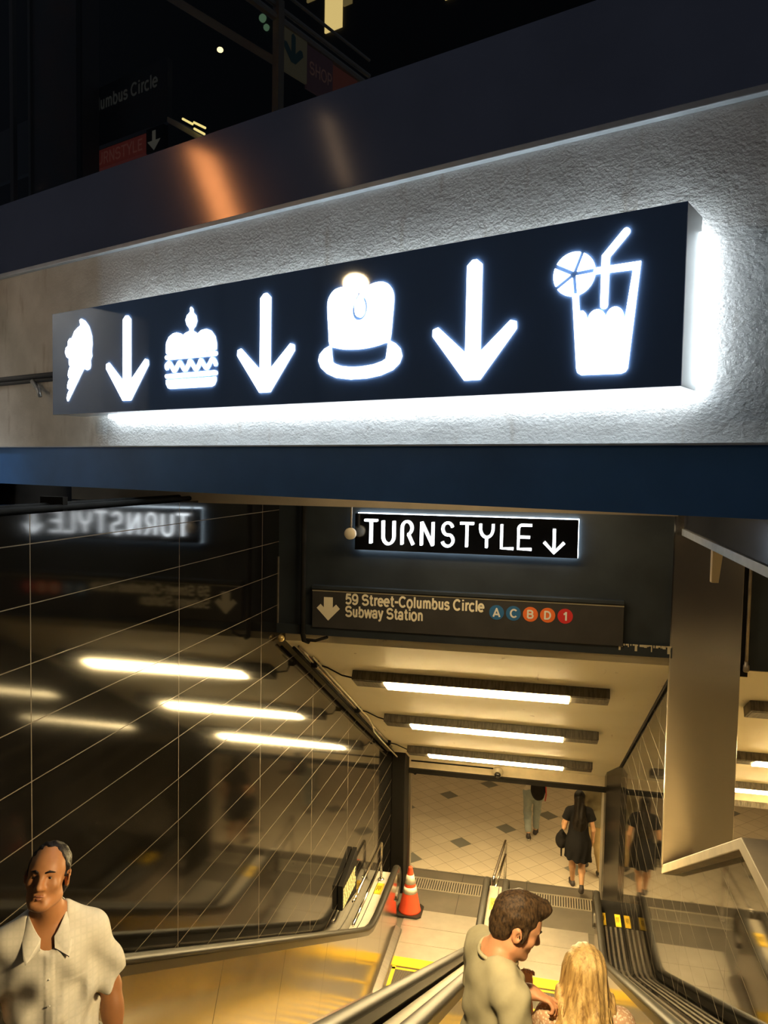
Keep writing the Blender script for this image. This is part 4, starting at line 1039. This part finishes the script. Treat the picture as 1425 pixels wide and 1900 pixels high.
def legs_(S, J, g=0.0, upto=1.0, k=.03):
    for s_ in ('L', 'R'):
        h, kn, an = (np.array(J[s_ + q], float) for q in ('hip', 'knee', 'ankle'))
        limb(S, [h, kn], [.086 + g, .056 + g], k)
        calf = kn + (an - kn)*.32 + np.array((0, .018, 0))
        limb(S, [kn, calf], [.052 + g, .054 + g], k)
        if upto >= 1: limb(S, [calf, an], [.052 + g, .034 + g*.9], k)
        elif upto > .35: limb(S, [calf, kn + (an - kn)*upto], [.052 + g, .045 + g], k)
def feet_(S, J, barefoot=False, g=0.0, sides=('L', 'R')):
    for s_ in sides:
        an, to = np.array(J[s_ + 'ankle'], float), np.array(J[s_ + 'toe'], float)
        heel = an + (an - to)*np.array((.22, .22, 0)) + np.array((0, 0, -.045)); v = to - an
        S.cap(heel, an + v*.45 + np.array((0, 0, -.04)), .033 + g, .035 + g, .02); S.cap(an + v*.45 + np.array((0, 0, -.04)), to, .036 + g, .027 + g, .02)
        if not barefoot: S.cap(an, heel, .036, .034, .02)
STAND = dict(Lhip=(.09, 0, .90), Rhip=(-.09, 0, .90), Lknee=(.10, -.015, .49), Rknee=(-.10, -.015, .49), Lankle=(.105, .02, .085), Rankle=(-.105, .02, .085), Ltoe=(.115, -.14, .03), Rtoe=(-.115, -.14, .03))
def new_person(loc, rz, label, scale=1.0, group=None):
    o = thing('person', loc, label, 'person', group, rz); o.scale = (scale,)*3; return o
def face_parts(f, R, s, par, brow, iris, lip):
    ew = pbr('eye_white', (.38, .33, .28), .25); ib = pbr('dark_iris', iris, .15)
    for g in (-1, 1):
        b = MB().ball(tuple(f(g*.031, -.0770, .0065)), .0112*s, 10, 0); c = f(g*.031, -.0770, .0065) + R @ np.array((-.0010, -.0072, .0004))*s
        b.ball(tuple(c), .0066*s, 8, 1); b.build('eye', [ew, ib], par, True, local=True)
        MB().tube([tuple(f(g*.013, -.0995, .0235)), tuple(f(g*.028, -.0965, .0300)), tuple(f(g*.047, -.0835, .0265))], [.0035*s, .0048*s, .0024*s], 8).build('eyebrow', brow, par, True, local=True)
    lp = MB().tube([tuple(f(-.021, -.0915, -.0660)), tuple(f(-.008, -.0965, -.0615)), tuple(f(0, -.0960, -.0630)), tuple(f(.008, -.0965, -.0615)), tuple(f(.021, -.0915, -.0660))], [.0016*s, .0042*s, .0040*s, .0042*s, .0016*s], 8)
    lp.tube([tuple(f(-.018, -.0915, -.0695)), tuple(f(0, -.0970, -.0735)), tuple(f(.018, -.0915, -.0695))], [.0016*s, .0052*s, .0016*s], 8)
    lp.build('lips', lip, par, True, local=True)
W1 = [(26, 8, 12, .3, 1), (-18, 14, 22, 1.7, .8), (40, -10, -16, 4.0, .6), (9, 30, 30, 2.2, .5)]
def step_z(y):                                   # the tread under a point of the escalator
    k = math.floor((y - .55)/.40); return nose(.55 + .40*k + .40)
HAIRK = hair_mat('near_black_hair', (.006, .005, .004), (.020, .014, .010), False)
HAIRK.node_tree.nodes['Principled BSDF'].inputs['Specular IOR Level'].default_value = .22

# ------------------------------------------------------------------ the man in the pale shirt, left escalator
def man_pale_shirt():
    y0 = 2.62; x0 = -1.87
    p = new_person((x0, y0, step_z(y0)), math.radians(34), 'man in pale plaid short-sleeved shirt riding up the left escalator, facing the camera', .985)
    sk = skin_mat('tan_skin', (.37, .165, .062)); J = dict(STAND)
    B = Sdf((-.42, -.28, -.02), (.42, .26, 1.82), .0065)
    torso(B, drop=.025); legs_(B, J); feet_(B, J, True)
    R = rotm(math.radians(-15), math.radians(-21), math.radians(4)); hc = (-.010, -.025, 1.622); s = .95
    f = head(B, hc, R, s, (0, .012, 1.42), .051)
    sh = {1: (.168, .012, 1.338), -1: (-.168, .012, 1.338)}
    el = {1: (.222, .03, 1.09), -1: (-.25, .02, 1.10)}; wr = {1: (.245, -.05, .85), -1: (-.29, -.12, .88)}
    for g in (1, -1):
        limb(B, [sh[g], el[g], wr[g]], [.052, .042, .028]); mid = np.array(el[g])*.65 + np.array(wr[g])*.35; B.ell(mid, (.041, .041, .07), .03)
        hand(B, wr[g], (.02*g, -.12, -.98), (-g, -.1, 0), 1 if g < 0 else -1)
    bake(B, 'body', sk, p)
    T = Sdf((-.40, -.26, .76), (.40, .24, 1.52), .0065)
    torso(T, .015, drop=.025); T.ell((0, -.012, 1.02), (.168, .140, .20), .06); T.cap((0, 0, .96), (0, 0, .70), .172, .180, .05)
    for g in (1, -1):
        e = np.array(sh[g]) + (np.array(el[g]) - np.array(sh[g]))*.80
        T.cap(np.array(sh[g]) + (-.01*g, 0, .012), e + (.010*g, 0, 0), .056, .068, .035, flat=True)
    T.cut((0, 0, .80), (0, 0, -1)); T.folds(.0060, W1, lambda P: np.clip((1.46 - P[..., 2])*4, 0, 1)); T.folds(.0120, [(52, 8, -34, .5, 1), (-46, 0, -30, 2.4, .8)], lambda P: np.clip((1.34 - P[..., 2])*4, 0, 1))
    T.cap((-.012, .02, 1.56), (-.012, -.035, 1.415), .072, .068, .01, True); T.cap((-.01, -.06, 1.44), (0, -.175, 1.315), .058, .012, .008, True)
    T.lift(.0035, lambda P: ((np.abs(P[..., 0] + .004) < .016) & (P[..., 1] < -.04)).astype(float))
    T.lift(.0030, lambda P: ((np.abs(P[..., 0] - .088) < .050) & (P[..., 2] > 1.10) & (P[..., 2] < 1.235) & (P[..., 1] < -.02)).astype(float))
    shirt = cloth_mat('pale_plaid_cotton', (.62, .58, .47), (.54, .52, .41))
    so = bake(T, 'shirt', shirt, p)
    # collar: a stand round the neck with a turned-down fall, open in front
    cv, cf = [], []; n = 30; a0 = math.radians(20)
    for i in range(n + 1):
        a = a0 + (2*PI - 2*a0)*i/n - PI/2        # from front-right round the back to front-left
        c, d = math.cos(a), math.sin(a); fr = max(0, -d)**3
        base = (-.010 + .078*c, .006 + .086*d - .030*fr, 1.425 - .070*fr + .022*max(0, d)); top = (-.010 + .070*c, .010 + .078*d - .018*fr, base[2] + .042 - .004*fr)
        fall = (-.010 + .100*c + .052*fr*(1 if c > 0 else -1), .008 + (.108 + .010*fr)*d - .030*fr, base[2] - .012 - .020*fr)
        tip = (top[0]*1.03 + .003*c, top[1] + .006*d, top[2] - .002)
        cv += [base, top, tip, fall, (fall[0]*.985, fall[1]*.985, fall[2] + .004), (base[0]*.99, base[1]*.99, base[2] + .004)]
    for i in range(n):
        for j in range(6): a_, b_ = i*6 + j, i*6 + (j + 1) % 6; cf.append((a_, b_, b_ + 6, a_ + 6))
    cf += [tuple(range(6)), tuple(range(n*6, n*6 + 6))]
    m = MB().add(cv, cf); sharp(m.build('collar', shirt, p, local=True), 60)
    bmat_ = pbr('pearl_button', (.75, .72, .62), .3)
    for z in (1.27, 1.17, 1.07, .97):
        ys = [v.co.y for v in so.data.vertices if abs(v.co.x + .004) < .012 and abs(v.co.z - z) < .012]
        MB().ball((-.004, min(ys) - .0005, z), (.004, .002, .004), 6).build('button', bmat_, p, True, local=True)
    Hh = Sdf((-.15, -.18, 1.44), (.15, .20, 1.82), .0055)
    Hh.ell(f(0, .022, .046), np.array((.080, .100, .089))*s, .01, R)
    for g in (-1, 1): Hh.cap(f(g*.074, -.004, .04), f(g*.075, -.012, .008), .010*s, .004*s, .01)
    Hh.ell(f(0, .05, -.02), np.array((.078, .062, .075))*s, .02, R)
    Hh.ell(f(.006, -.098, .042), np.array((.075, .090, .094))*s, .012, R, True); Hh.ell(f(0, -.03, -.075), np.array((.10, .095, .075))*s, .012, R, True)
    for g in (-1, 1): Hh.ell(f(g*.085, .014, -.012), np.array((.03, .026, .038))*s, .008, R, True)
    Hh.folds(.0016, [(210, 60, 90, 0, 1), (-90, 180, 120, 2, .8)])
    bake(Hh, 'hair', HAIRK, p)
    face_parts(f, R, s, p, HAIRK, (.02, .012, .008), pbr('muted_lips', (.30, .115, .065), .45))
    Tr = Sdf((-.24, -.2, .02), (.24, .2, 1.0), .009); Tr.ell((0, .004, .90), (.168, .125, .13), .05); legs_(Tr, J, .016); Tr.cut((0, 0, .05), (0, 0, -1))
    bake(Tr, 'trousers', cloth_mat('dark_trousers', (.03, .03, .035)), p)
    shm = pbr('black_leather', (.02, .018, .016), .35)
    for s_ in ('L', 'R'): Sh = Sdf((-.2, -.24, -.02), (.2, .16, .16), .007); feet_(Sh, J, False, .008, (s_,)); Sh.cut((0, 0, .003), (0, 0, -1)); bake(Sh, 'shoe', shm, p)
man_pale_shirt()

HB = hair_mat('dark_brown_hair', (.012, .007, .004), (.085, .048, .020), False)
for k_, v_ in (('Specular IOR Level', .25), ('Roughness', .6)): HB.node_tree.nodes['Principled BSDF'].inputs[k_].default_value = v_
# ------------------------------------------------------------------ the man in the olive t-shirt, right escalator
def man_tshirt():
    y0 = 3.12; x0 = -.17
    p = new_person((x0, y0, step_z(y0)), math.radians(116), 'dark-haired man in an olive beige t-shirt seen from behind, head bowed, right escalator', 1.0)
    sk = skin_mat('fair_ruddy_skin', (.56, .27, .135)); J = dict(STAND)
    B = Sdf((-.45, -.62, -.02), (.45, .30, 1.76), .0065)
    torso(B); legs_(B, J); feet_(B, J, True)
    R = rotm(math.radians(-12), math.radians(24), 0); hc = (-.005, -.075, 1.560); s = .97
    f = head(B, hc, R, s, (0, .008, 1.405), .060)
    sR, eR, wR = (-.19, .012, 1.375), (-.26, -.01, 1.09), (-.20, -.23, 1.02)
    sL, eL, wL = (.19, .0, 1.37), (.235, -.01, 1.10), (.105, -.20, 1.185)
    for a, b, c in ((sR, eR, wR), (sL, eL, wL)):
        limb(B, [a, b, c], [.054, .044, .029]); m = np.array(b)*.65 + np.array(c)*.35; B.ell(m, (.043,)*3, .03)
    hand(B, wR, (.25, -.85, .2), (.5, .2, .6), -1)
    hand(B, wL, (-.44, -.86, -.28), (-.2, .25, -.9), 1, 1.0, (.10, .75, .9, 1.0), .05, .7)
    bake(B, 'body', sk, p)
    T = Sdf((-.42, -.30, .74), (.42, .28, 1.54), .0065)
    torso(T, .017); T.ell((0, 0, 1.02), (.168, .132, .2), .06); T.cap((0, 0, .96), (0, 0, .70), .166, .174, .05)
    for a, b, q in ((sR, eR, .80), (sL, eL, .72)):
        a = np.array(a); e = a + (np.array(b) - a)*q; T.cap(a + (0, 0, .010), e, .066, .069, .035, flat=True)
    T.cut((0, 0, .78), (0, 0, -1)); T.folds(.0042, W1, lambda P: np.clip((1.45 - P[..., 2])*4, 0, 1)); T.folds(.003, [(20, 60, 44, .5, 1), (-40, 22, -36, 2.4, .8)])
    T.cap((0, .025, 1.58), (0, -.005, 1.448), .070, .070, .008, True); T.ell((0, -.080, 1.415), (.065, .05, .045), .01, None, True)
    tm = cloth_mat('olive_beige_jersey', (.40, .355, .215)); bake(T, 'tshirt', tm, p)
    nk = [(.068*math.cos(a), .012 + .066*math.sin(a) - .026*max(0, -math.sin(a)), 1.452 + .012*math.sin(a) - .03*max(0, -math.sin(a))) for a in np.linspace(0, 2*PI, 41)]
    MB().tube(nk, .0085, 8).build('neckband', tm, p, True, local=True)
    Hh = Sdf((-.16, -.24, 1.42), (.16, .14, 1.82), .0055)
    Hh.ell(f(0, .020, .050), np.array((.084, .103, .092))*s, .01, R); Hh.ell(f(0, .055, -.012), np.array((.074, .058, .072))*s, .02, R)
    Hh.cap(f(-.015, .03, .112), f(.005, -.078, .108), .030*s, .036*s, .03); Hh.cap(f(.03, .02, .106), f(.030, -.074, .100), .026*s, .032*s, .03)
    for g in (-1, 1): Hh.cap(f(g*.074, -.020, .03), f(g*.076, -.022, -.036), .012*s, .006*s, .01)
    Hh.ell(f(0, -.118, .005), np.array((.086, .070, .080))*s, .012, R, True); Hh.ell(f(0, -.035, -.085), np.array((.105, .085, .080))*s, .012, R, True)
    for g in (-1, 1): Hh.ell(f(g*.086, .014, -.010), np.array((.03, .026, .038))*s, .008, R, True)
    Hh.folds(.0011, [(150, -40, 70, 0, 1), (-70, 90, 120, 2, .7), (60, 20, -160, 1, .6)])
    bake(Hh, 'hair', HB, p)
    face_parts(f, R, s, p, HAIRK, (.02, .015, .01), pbr('ruddy_lips', (.40, .16, .10), .45))
    Bd = Sdf((-.12, -.26, 1.38), (.12, .0, 1.56), .0045); Bd.ell(f(0, -.080, -.103), np.array((.022, .018, .017))*s, .006, R); Bd.cap(f(-.018, -.097, -.052), f(.018, -.097, -.052), .0035*s, .0035*s, .004)
    bake(Bd, 'goatee', HAIRK, p)
    Tr = Sdf((-.24, -.2, .02), (.24, .2, 1.0), .009); Tr.ell((0, .004, .90), (.168, .125, .13), .05); legs_(Tr, J, .016); Tr.cut((0, 0, .05), (0, 0, -1))
    bake(Tr, 'trousers', cloth_mat('dark_denim', (.03, .04, .06)), p)
    shm = pbr('brown_leather', (.06, .035, .02), .4)
    for s_ in ('L', 'R'): Sh = Sdf((-.2, -.24, -.02), (.2, .16, .16), .007); feet_(Sh, J, False, .008, (s_,)); Sh.cut((0, 0, .003), (0, 0, -1)); bake(Sh, 'shoe', shm, p)
man_tshirt()

# ------------------------------------------------------------------ the blonde woman beside him
def woman_blonde():
    y0 = 3.375; x0 = .192
    p = new_person((x0, y0, step_z(y0)), math.radians(184), 'woman with long straight blonde hair and lace top seen from behind on right escalator', .93)
    sk = skin_mat('fair_skin', (.58, .33, .19)); J = dict(STAND)
    B = Sdf((-.42, -.46, -.02), (.42, .28, 1.76), .007)
    torso(B, 0, True); legs_(B, J); feet_(B, J, True)
    R = rotm(math.radians(6), math.radians(10), 0); hc = (0, -.035, 1.575); s = .95
    f = head(B, hc, R, s, (0, .012, 1.42), .046)
    sh = {1: (.165, .012, 1.365), -1: (-.165, .012, 1.365)}
    # her left arm (local +x) is bent up in front, the right one hangs
    eL, wL = (.235, -.09, 1.13), (.262, -.12, 1.395); eR, wR = (-.215, .0, 1.09), (-.20, -.17, .94)
    limb(B, [sh[1], eL, wL], [.044, .036, .025]); limb(B, [sh[-1], eR, wR], [.044, .036, .025])
    hand(B, wL, (.03, -.10, .95), (-.2, .8, .3), -1, .92, (.7, .75, .8, .85)); hand(B, wR, (0, -.8, -.5), (1, 0, 0), 1, .92)
    bake(B, 'body', sk, p)
    T = Sdf((-.40, -.28, .74), (.40, .26, 1.52), .007); torso(T, .013, True)
    for g, e in ((1, eL), (-1, eR)):
        a = np.array(sh[g]); b = a + (np.array(e) - a)*.55; T.cap(a + (0, 0, .012), b, .060, .062, .03, flat=True)
    T.cap((0, 0, .95), (0, 0, .70), .165, .180, .05); T.cut((0, 0, .80), (0, 0, -1)); T.folds(.0032, W1)
    T.cap((0, .015, 1.56), (0, -.02, 1.42), .074, .078, .008, True); T.ell((0, -.09, 1.40), (.08, .06, .06), .01, None, True)
    t = NT('cream_floral_lace'); P, x, y, z = t.obj(); v = t.n('TexVoronoi'); v.inputs['Scale'].default_value = 75; t.t.links.new(P, v.inputs['Vector'])
    t.set(col=t.mix(t.ramp(v.outputs['Distance'], .25, .5), (.72, .58, .40), (.50, .30, .17)), rough=.8); t.bump(v.outputs['Distance'], .6, .004)
    bake(T, 'lace_top', t.m, p)
    Hh = Sdf((-.24, -.20, .93), (.24, .24, 1.76), .0065)
    Hh.ell(f(0, .022, .048), np.array((.088, .107, .093))*s, .01, R)
    Hh.cap(f(0, .045, .02), (0, .105, 1.34), .092*s, .098, .04); Hh.ell((0, .115, 1.26), (.150, .062, .20), .05); Hh.ell((0, .118, 1.10), (.140, .045, .13), .05)
    for g in (-1, 1): Hh.cap(f(g*.062, -.01, .02), (g*.118, .055, 1.34), .040*s, .050, .04); Hh.cap((g*.118, .055, 1.34), (g*.120, .105, 1.10), .050, .034, .04)
    Hh.ell(f(0, -.120, -.02), np.array((.080, .085, .12))*s, .012, R, True)
    Hh.folds(.0036, [(88, 22, 3, 0, 1), (-60, 40, 4, 2.0, .8), (150, 12, -6, 1.0, .55)], lambda P: np.clip((1.66 - P[..., 2])*6, .15, 1))
    Hh.folds(.0024, [(210, 40, 5, .4, 1)])
    t = NT('golden_blonde_hair'); P, x, y, z = t.obj()
    a = t.ramp(t.noise(t.scale(P, (46, 46, 2.2)), 1.5, 4), .33, .66); b = t.ramp(t.noise(t.scale(P, (15, 15, 1.6)), 1.3, 3), .38, .62)
    c = t.mix(a, (.20, .105, .030), (.62, .40, .135)); c = t.mix(t.math('MULTIPLY', b, .5), c, (.74, .53, .22))
    t.set(col=c, rough=.38, spec=.5); t.bump(t.noise(t.scale(P, (170, 170, 4)), 1.4, 3), .6, .006); bake(Hh, 'hair', t.m, p)
    rs = random.Random(5); st = MB()
    for i in range(150):                          # loose locks lying on the surface
        a = rs.uniform(-1, 1); x = a*.135; y = .02 + .155*math.sqrt(max(0, 1 - (a*.93)**2)); z0 = rs.uniform(1.30, 1.50); L = rs.uniform(.12, .30)
        pts = [(x*(.85 + .2*q) + .006*math.sin(q*5 + i), y*(1 - .10*(1-q)) + .014*math.sin(PI*q) - .012, z0 - L*q) for q in np.linspace(0, 1, 7)]
        st.tube(pts, [.0008, .0020, .0024, .0024, .0022, .0018, .0008], 5)
    st.build('loose_locks', t.m, p, True, local=True)
    face_parts(f, R, s, p, pbr('fair_brow', (.25, .15, .06), .6), (.05, .08, .1), pbr('pink_lips', (.45, .18, .13), .4))
    Tr = Sdf((-.24, -.2, .02), (.24, .2, 1.0), .009); Tr.ell((0, .004, .90), (.165, .122, .13), .05); legs_(Tr, J, .010); Tr.cut((0, 0, .05), (0, 0, -1)); bake(Tr, 'trousers', cloth_mat('blue_denim', (.05, .07, .12)), p)
    shm = pbr('tan_shoe', (.3, .2, .1), .5)
    for s_ in ('L', 'R'): Sh = Sdf((-.2, -.24, -.02), (.2, .16, .16), .007); feet_(Sh, J, False, .007, (s_,)); Sh.cut((0, 0, .003), (0, 0, -1)); bake(Sh, 'shoe', shm, p)
woman_blonde()

# ------------------------------------------------------------------ the people in the lower hall
def walk(fwd, back, lift, toe_up=.10):
    """mid-stride: front (-y) foot planted, rear foot pushing off; fwd is 'L' or 'R'"""
    J = {}
    for s_, g in (('L', 1), ('R', -1)):
        J[s_ + 'hip'] = (g*.088, 0, .89)
        if s_ == fwd: J[s_ + 'knee'] = (g*.070, -.14, .49); J[s_ + 'ankle'] = (g*.040, -.23, .085); J[s_ + 'toe'] = (g*.05, -.39, .03)
        else: J[s_ + 'knee'] = (g*.075, -.02, .485); J[s_ + 'ankle'] = (g*.045, back, .085 + lift); J[s_ + 'toe'] = (g*.05, back - .10, .035 + lift*.25)
    return J
def woman_black_dress():
    p = new_person((.545, 12.72, 0), math.radians(186), 'woman with long black hair and short black dress walking away across the hall floor', .985)
    sk = skin_mat('light_olive_skin', (.50, .27, .14)); J = walk('L', .20, .14)
    J['Rknee'] = (-.070, -.03, .48)
    B = Sdf((-.42, -.50, -.02), (.42, .40, 1.76), .0095); torso(B, 0, True); legs_(B, J); feet_(B, J, True)
    R = rotm(0, math.radians(4)); f = head(B, (0, -.02, 1.585), R, .96, (0, .012, 1.42), .046, False)
    for g, e, w in ((1, (.235, .03, 1.10), (.235, -.13, 1.08)), (-1, (-.23, .04, 1.09), (-.235, -.04, .86))):
        limb(B, [(g*.165, .012, 1.365), e, w], [.044, .036, .024]); hand(B, w, (0, -.5, -.8) if g < 0 else (0, -.9, -.1), (-g, 0, 0), 1 if g < 0 else -1, .95)
    bake(B, 'body', sk, p)
    D = Sdf((-.36, -.32, .50), (.36, .32, 1.52), .0095); torso(D, .016, True); D.cap((0, 0, 1.05), (0, .01, .56), .155, .222, .05, flat=True); D.ell((0, .02, .80), (.205, .19, .22), .06)
    for g in (1, -1): D.cap((g*.165, .012, 1.378), (g*.215, .02, 1.24), .064, .068, .03, flat=True)
    D.cut((0, 0, .60), (.12, 0, -1)); D.folds(.007, [(44, 10, 2, 0, 1), (-30, 36, 3, 2, .8)], lambda P: np.clip((1.1 - P[..., 2])*2, 0, 1))
    D.cap((0, .01, 1.56), (0, -.03, 1.43), .072, .075, .01, True)
    bake(D, 'dress', cloth_mat('black_jersey_dress', (.010, .009, .009)), p)
    Hh = Sdf((-.2, -.2, 1.0), (.2, .24, 1.78), .008); Hh.ell(f(0, .022, .05), np.array((.086, .106, .093))*.96, .01, R); Hh.cap(f(0, .05, .0), (0, .10, 1.32), .085, .092, .04); Hh.ell((0, .110, 1.22), (.115, .052, .18), .04)
    Hh.ell(f(0, -.12, -.02), (.08, .085, .12), .012, R, True); Hh.folds(.004, [(70, 20, 3, 0, 1), (-50, 40, 4, 2, .8)]); bake(Hh, 'hair', HAIRK, p)
    shm = pbr('dark_trainers', (.03, .022, .02), .5, var=.3)
    for s_ in ('L', 'R'): Sh = Sdf((-.22, -.50, -.02), (.22, .40, .36), .008); feet_(Sh, J, False, .006, (s_,)); bake(Sh, 'shoe', shm, p)
    b = thing('handbag', (.545 - .26, 12.78, .62), 'black fringed handbag under the arm of the woman in the black dress', 'bag')
    S = Sdf((-.16, -.2, -.06), (.16, .2, .46), .009); S.ell((0, 0, .20), (.10, .13, .13), .03); S.cap((0, -.08, .30), (0, .08, .30), .035, .035, .03); bake(S, 'bag_body', cloth_mat('black_bag_leather', (.013, .011, .010)), b)
    MB().tube([(0, -.10, .28), (.01, -.06, .40), (.02, .0, .44), (.01, .06, .40), (0, .10, .28)], .010, 8).build('strap', M['black'], b, True, local=True)
    for i in range(5): MB().prism([(-.09 + .045*i, .12), (-.065 + .045*i, .12), (-.075 + .045*i, -.03 - .03*(i % 2))], -.012, .012, 'x').build('tassel', M['black'], b, local=True)
woman_black_dress()
def walker_backpack():
    p = new_person((-.215, 14.42, 0), math.radians(176), 'person in light jeans and white top walking away, carrying a black backpack', .99)
    J = walk('R', .16, .06); J['Lankle'] = (.055, .12, .15); J['Lknee'] = (.10, -.03, .49)
    B = Sdf((-.42, -.50, -.02), (.42, .36, 1.78), .0105); torso(B, 0, True); legs_(B, J); feet_(B, J, True)
    R = rotm(); f = head(B, (0, -.02, 1.585), R, .96, (0, .012, 1.42), .046, False)
    for g in (1, -1):
        w = (g*.20, -.16, 1.04); limb(B, [(g*.165, .012, 1.365), (g*.235, .03, 1.10), w], [.044, .036, .024]); hand(B, w, (-.3*g, -.9, .1), (-g, 0, 0), 1 if g < 0 else -1, .95)
    bake(B, 'body', skin_mat('warm_skin', (.50, .28, .16)), p)
    T = Sdf((-.36, -.3, .86), (.36, .3, 1.52), .010); torso(T, .018, True)
    for g in (1, -1): T.cap((g*.165, .012, 1.378), (g*.225, .025, 1.15), .062, .062, .03, flat=True)
    T.cut((0, 0, .93), (0, 0, -1)); T.folds(.004, W1); T.cap((0, .01, 1.56), (0, -.03, 1.43), .07, .07, .01, True); bake(T, 'top', cloth_mat('white_cotton_top', (.66, .60, .48)), p)
    Tr = Sdf((-.24, -.36, .1), (.24, .36, 1.04), .0095); Tr.ell((0, .012, .92), (.166, .130, .14), .05); legs_(Tr, J, .013, .80); Tr.folds(.003, W1); bake(Tr, 'jeans', cloth_mat('pale_blue_denim', (.30, .34, .33)), p)
    Hh = Sdf((-.2, -.2, 1.2), (.2, .24, 1.78), .010); Hh.ell(f(0, .022, .05), np.array((.086, .106, .093))*.96, .01, R); Hh.cap(f(0, .05, 0), (0, .09, 1.40), .08, .07, .04); Hh.ell(f(0, -.12, -.02), (.08, .085, .12), .012, R, True); bake(Hh, 'hair', HAIRK, p)
    shm = pbr('dark_sneaker', (.035, .028, .026), .5)
    for s_ in ('L', 'R'): Sh = Sdf((-.22, -.50, -.02), (.22, .36, .3), .008); feet_(Sh, J, False, .008, (s_,)); bake(Sh, 'shoe', shm, p)
    rub = pbr('pale_rubber_sole', (.7, .66, .56), .5)
    for s_ in ('L', 'R'):
        so = MB()
        a, t_ = np.array(J[s_ + 'ankle']), np.array(J[s_ + 'toe']); v = (t_ - a); h_ = a - v*.22; h_[2] = a[2] - .078; q = t_.copy(); q[2] -= .026
        so.tube([tuple(h_), tuple(q)], [.036, .034], 8)
        so.build('sole', rub, p, True, local=True)
    b = thing('backpack', (-.125, 14.24, .84), 'black backpack with a red strap hanging behind the walker in light jeans', 'backpack')
    S = Sdf((-.22, -.14, -.08), (.22, .16, .62), .010); S.ell((0, -.01, .20), (.135, .085, .22), .04); S.cap((-.06, -.01, .36), (.06, -.01, .36), .06, .06, .04); S.ell((.02, -.075, .12), (.095, .05, .11), .03); bake(S, 'bag_body', cloth_mat('black_nylon', (.014, .012, .012)), b)
    MB().tube([(.10, -.02, .44), (.135, -.05, .30), (.145, -.05, .12), (.13, -.04, .0)], .012, 8).build('strap', pbr('red_strap', (.45, .05, .04), .6), b, True, local=True)
    MB().tube([(-.05, .02, .44), (-.04, .03, .50), (.04, .03, .50), (.05, .02, .44)], .009, 8).build('handle', M['black'], b, True, local=True)
walker_backpack()
def walker_khaki():
    p = new_person((.83, 13.45, 0), math.radians(200), 'person in grey shirt and khaki trousers walking ahead of the woman in black', 1.0)
    J = walk('L', .20, .05)
    B = Sdf((-.44, -.50, -.02), (.44, .40, 1.78), .0105); torso(B); legs_(B, J); feet_(B, J, True)
    R = rotm(); f = head(B, (0, -.02, 1.585), R, .97, (0, .012, 1.42), .054, False)
    for g in (1, -1):
        e, w = (g*.255, .02, 1.10), ((-.31, -.20, .98) if g < 0 else (.27, .0, .86)); limb(B, [(g*.19, .012, 1.375), e, w], [.05, .04, .028]); hand(B, w, (-.2, -.6, -.6), (-g, 0, 0), 1 if g < 0 else -1)
    bake(B, 'body', skin_mat('warm_pale_skin', (.52, .30, .18)), p)
    T = Sdf((-.40, -.3, .80), (.40, .3, 1.52), .010); torso(T, .022)
    for g in (1, -1): T.cap((g*.19, .012, 1.385), (g*.245, .018, 1.15), .066, .068, .03, flat=True)
    T.cap((0, 0, .95), (0, 0, .75), .17, .175, .05); T.cut((0, 0, .85), (0, 0, -1)); T.folds(.004, W1); T.cap((0, .01, 1.56), (0, -.03, 1.43), .074, .074, .01, True); bake(T, 'shirt', cloth_mat('grey_olive_shirt', (.20, .18, .12)), p)
    Tr = Sdf((-.26, -.38, .04), (.26, .38, 1.0), .010); Tr.ell((0, .008, .91), (.17, .13, .14), .05); legs_(Tr, J, .018); Tr.cut((0, 0, .09), (0, 0, -1)); bake(Tr, 'trousers', cloth_mat('khaki_cotton', (.42, .31, .15)), p)
    Hh = Sdf((-.16, -.2, 1.45), (.16, .2, 1.78), .009); Hh.ell(f(0, .022, .05), (.083, .104, .092), .01, R); Hh.ell(f(0, -.12, -.01), (.085, .08, .10), .012, R, True); Hh.ell(f(0, -.03, -.08), (.1, .09, .075), .012, R, True); bake(Hh, 'hair', HAIRK, p)
    shm = pbr('black_white_shoe', (.04, .035, .03), .5, var=.5)
    for s_ in ('L', 'R'): Sh = Sdf((-.24, -.50, -.02), (.24, .40, .3), .008); feet_(Sh, J, False, .009, (s_,)); bake(Sh, 'shoe', shm, p)
    rub = pbr('pale_rubber_sole', (.7, .66, .56), .5)
    for s_ in ('L', 'R'):
        so = MB()
        a, t_ = np.array(J[s_ + 'ankle']), np.array(J[s_ + 'toe']); v = (t_ - a); h_ = a - v*.22; h_[2] = a[2] - .078; q = t_.copy(); q[2] -= .026
        so.tube([tuple(h_), tuple(q)], [.037, .035], 8)
        so.build('sole', rub, p, True, local=True)
walker_khaki()
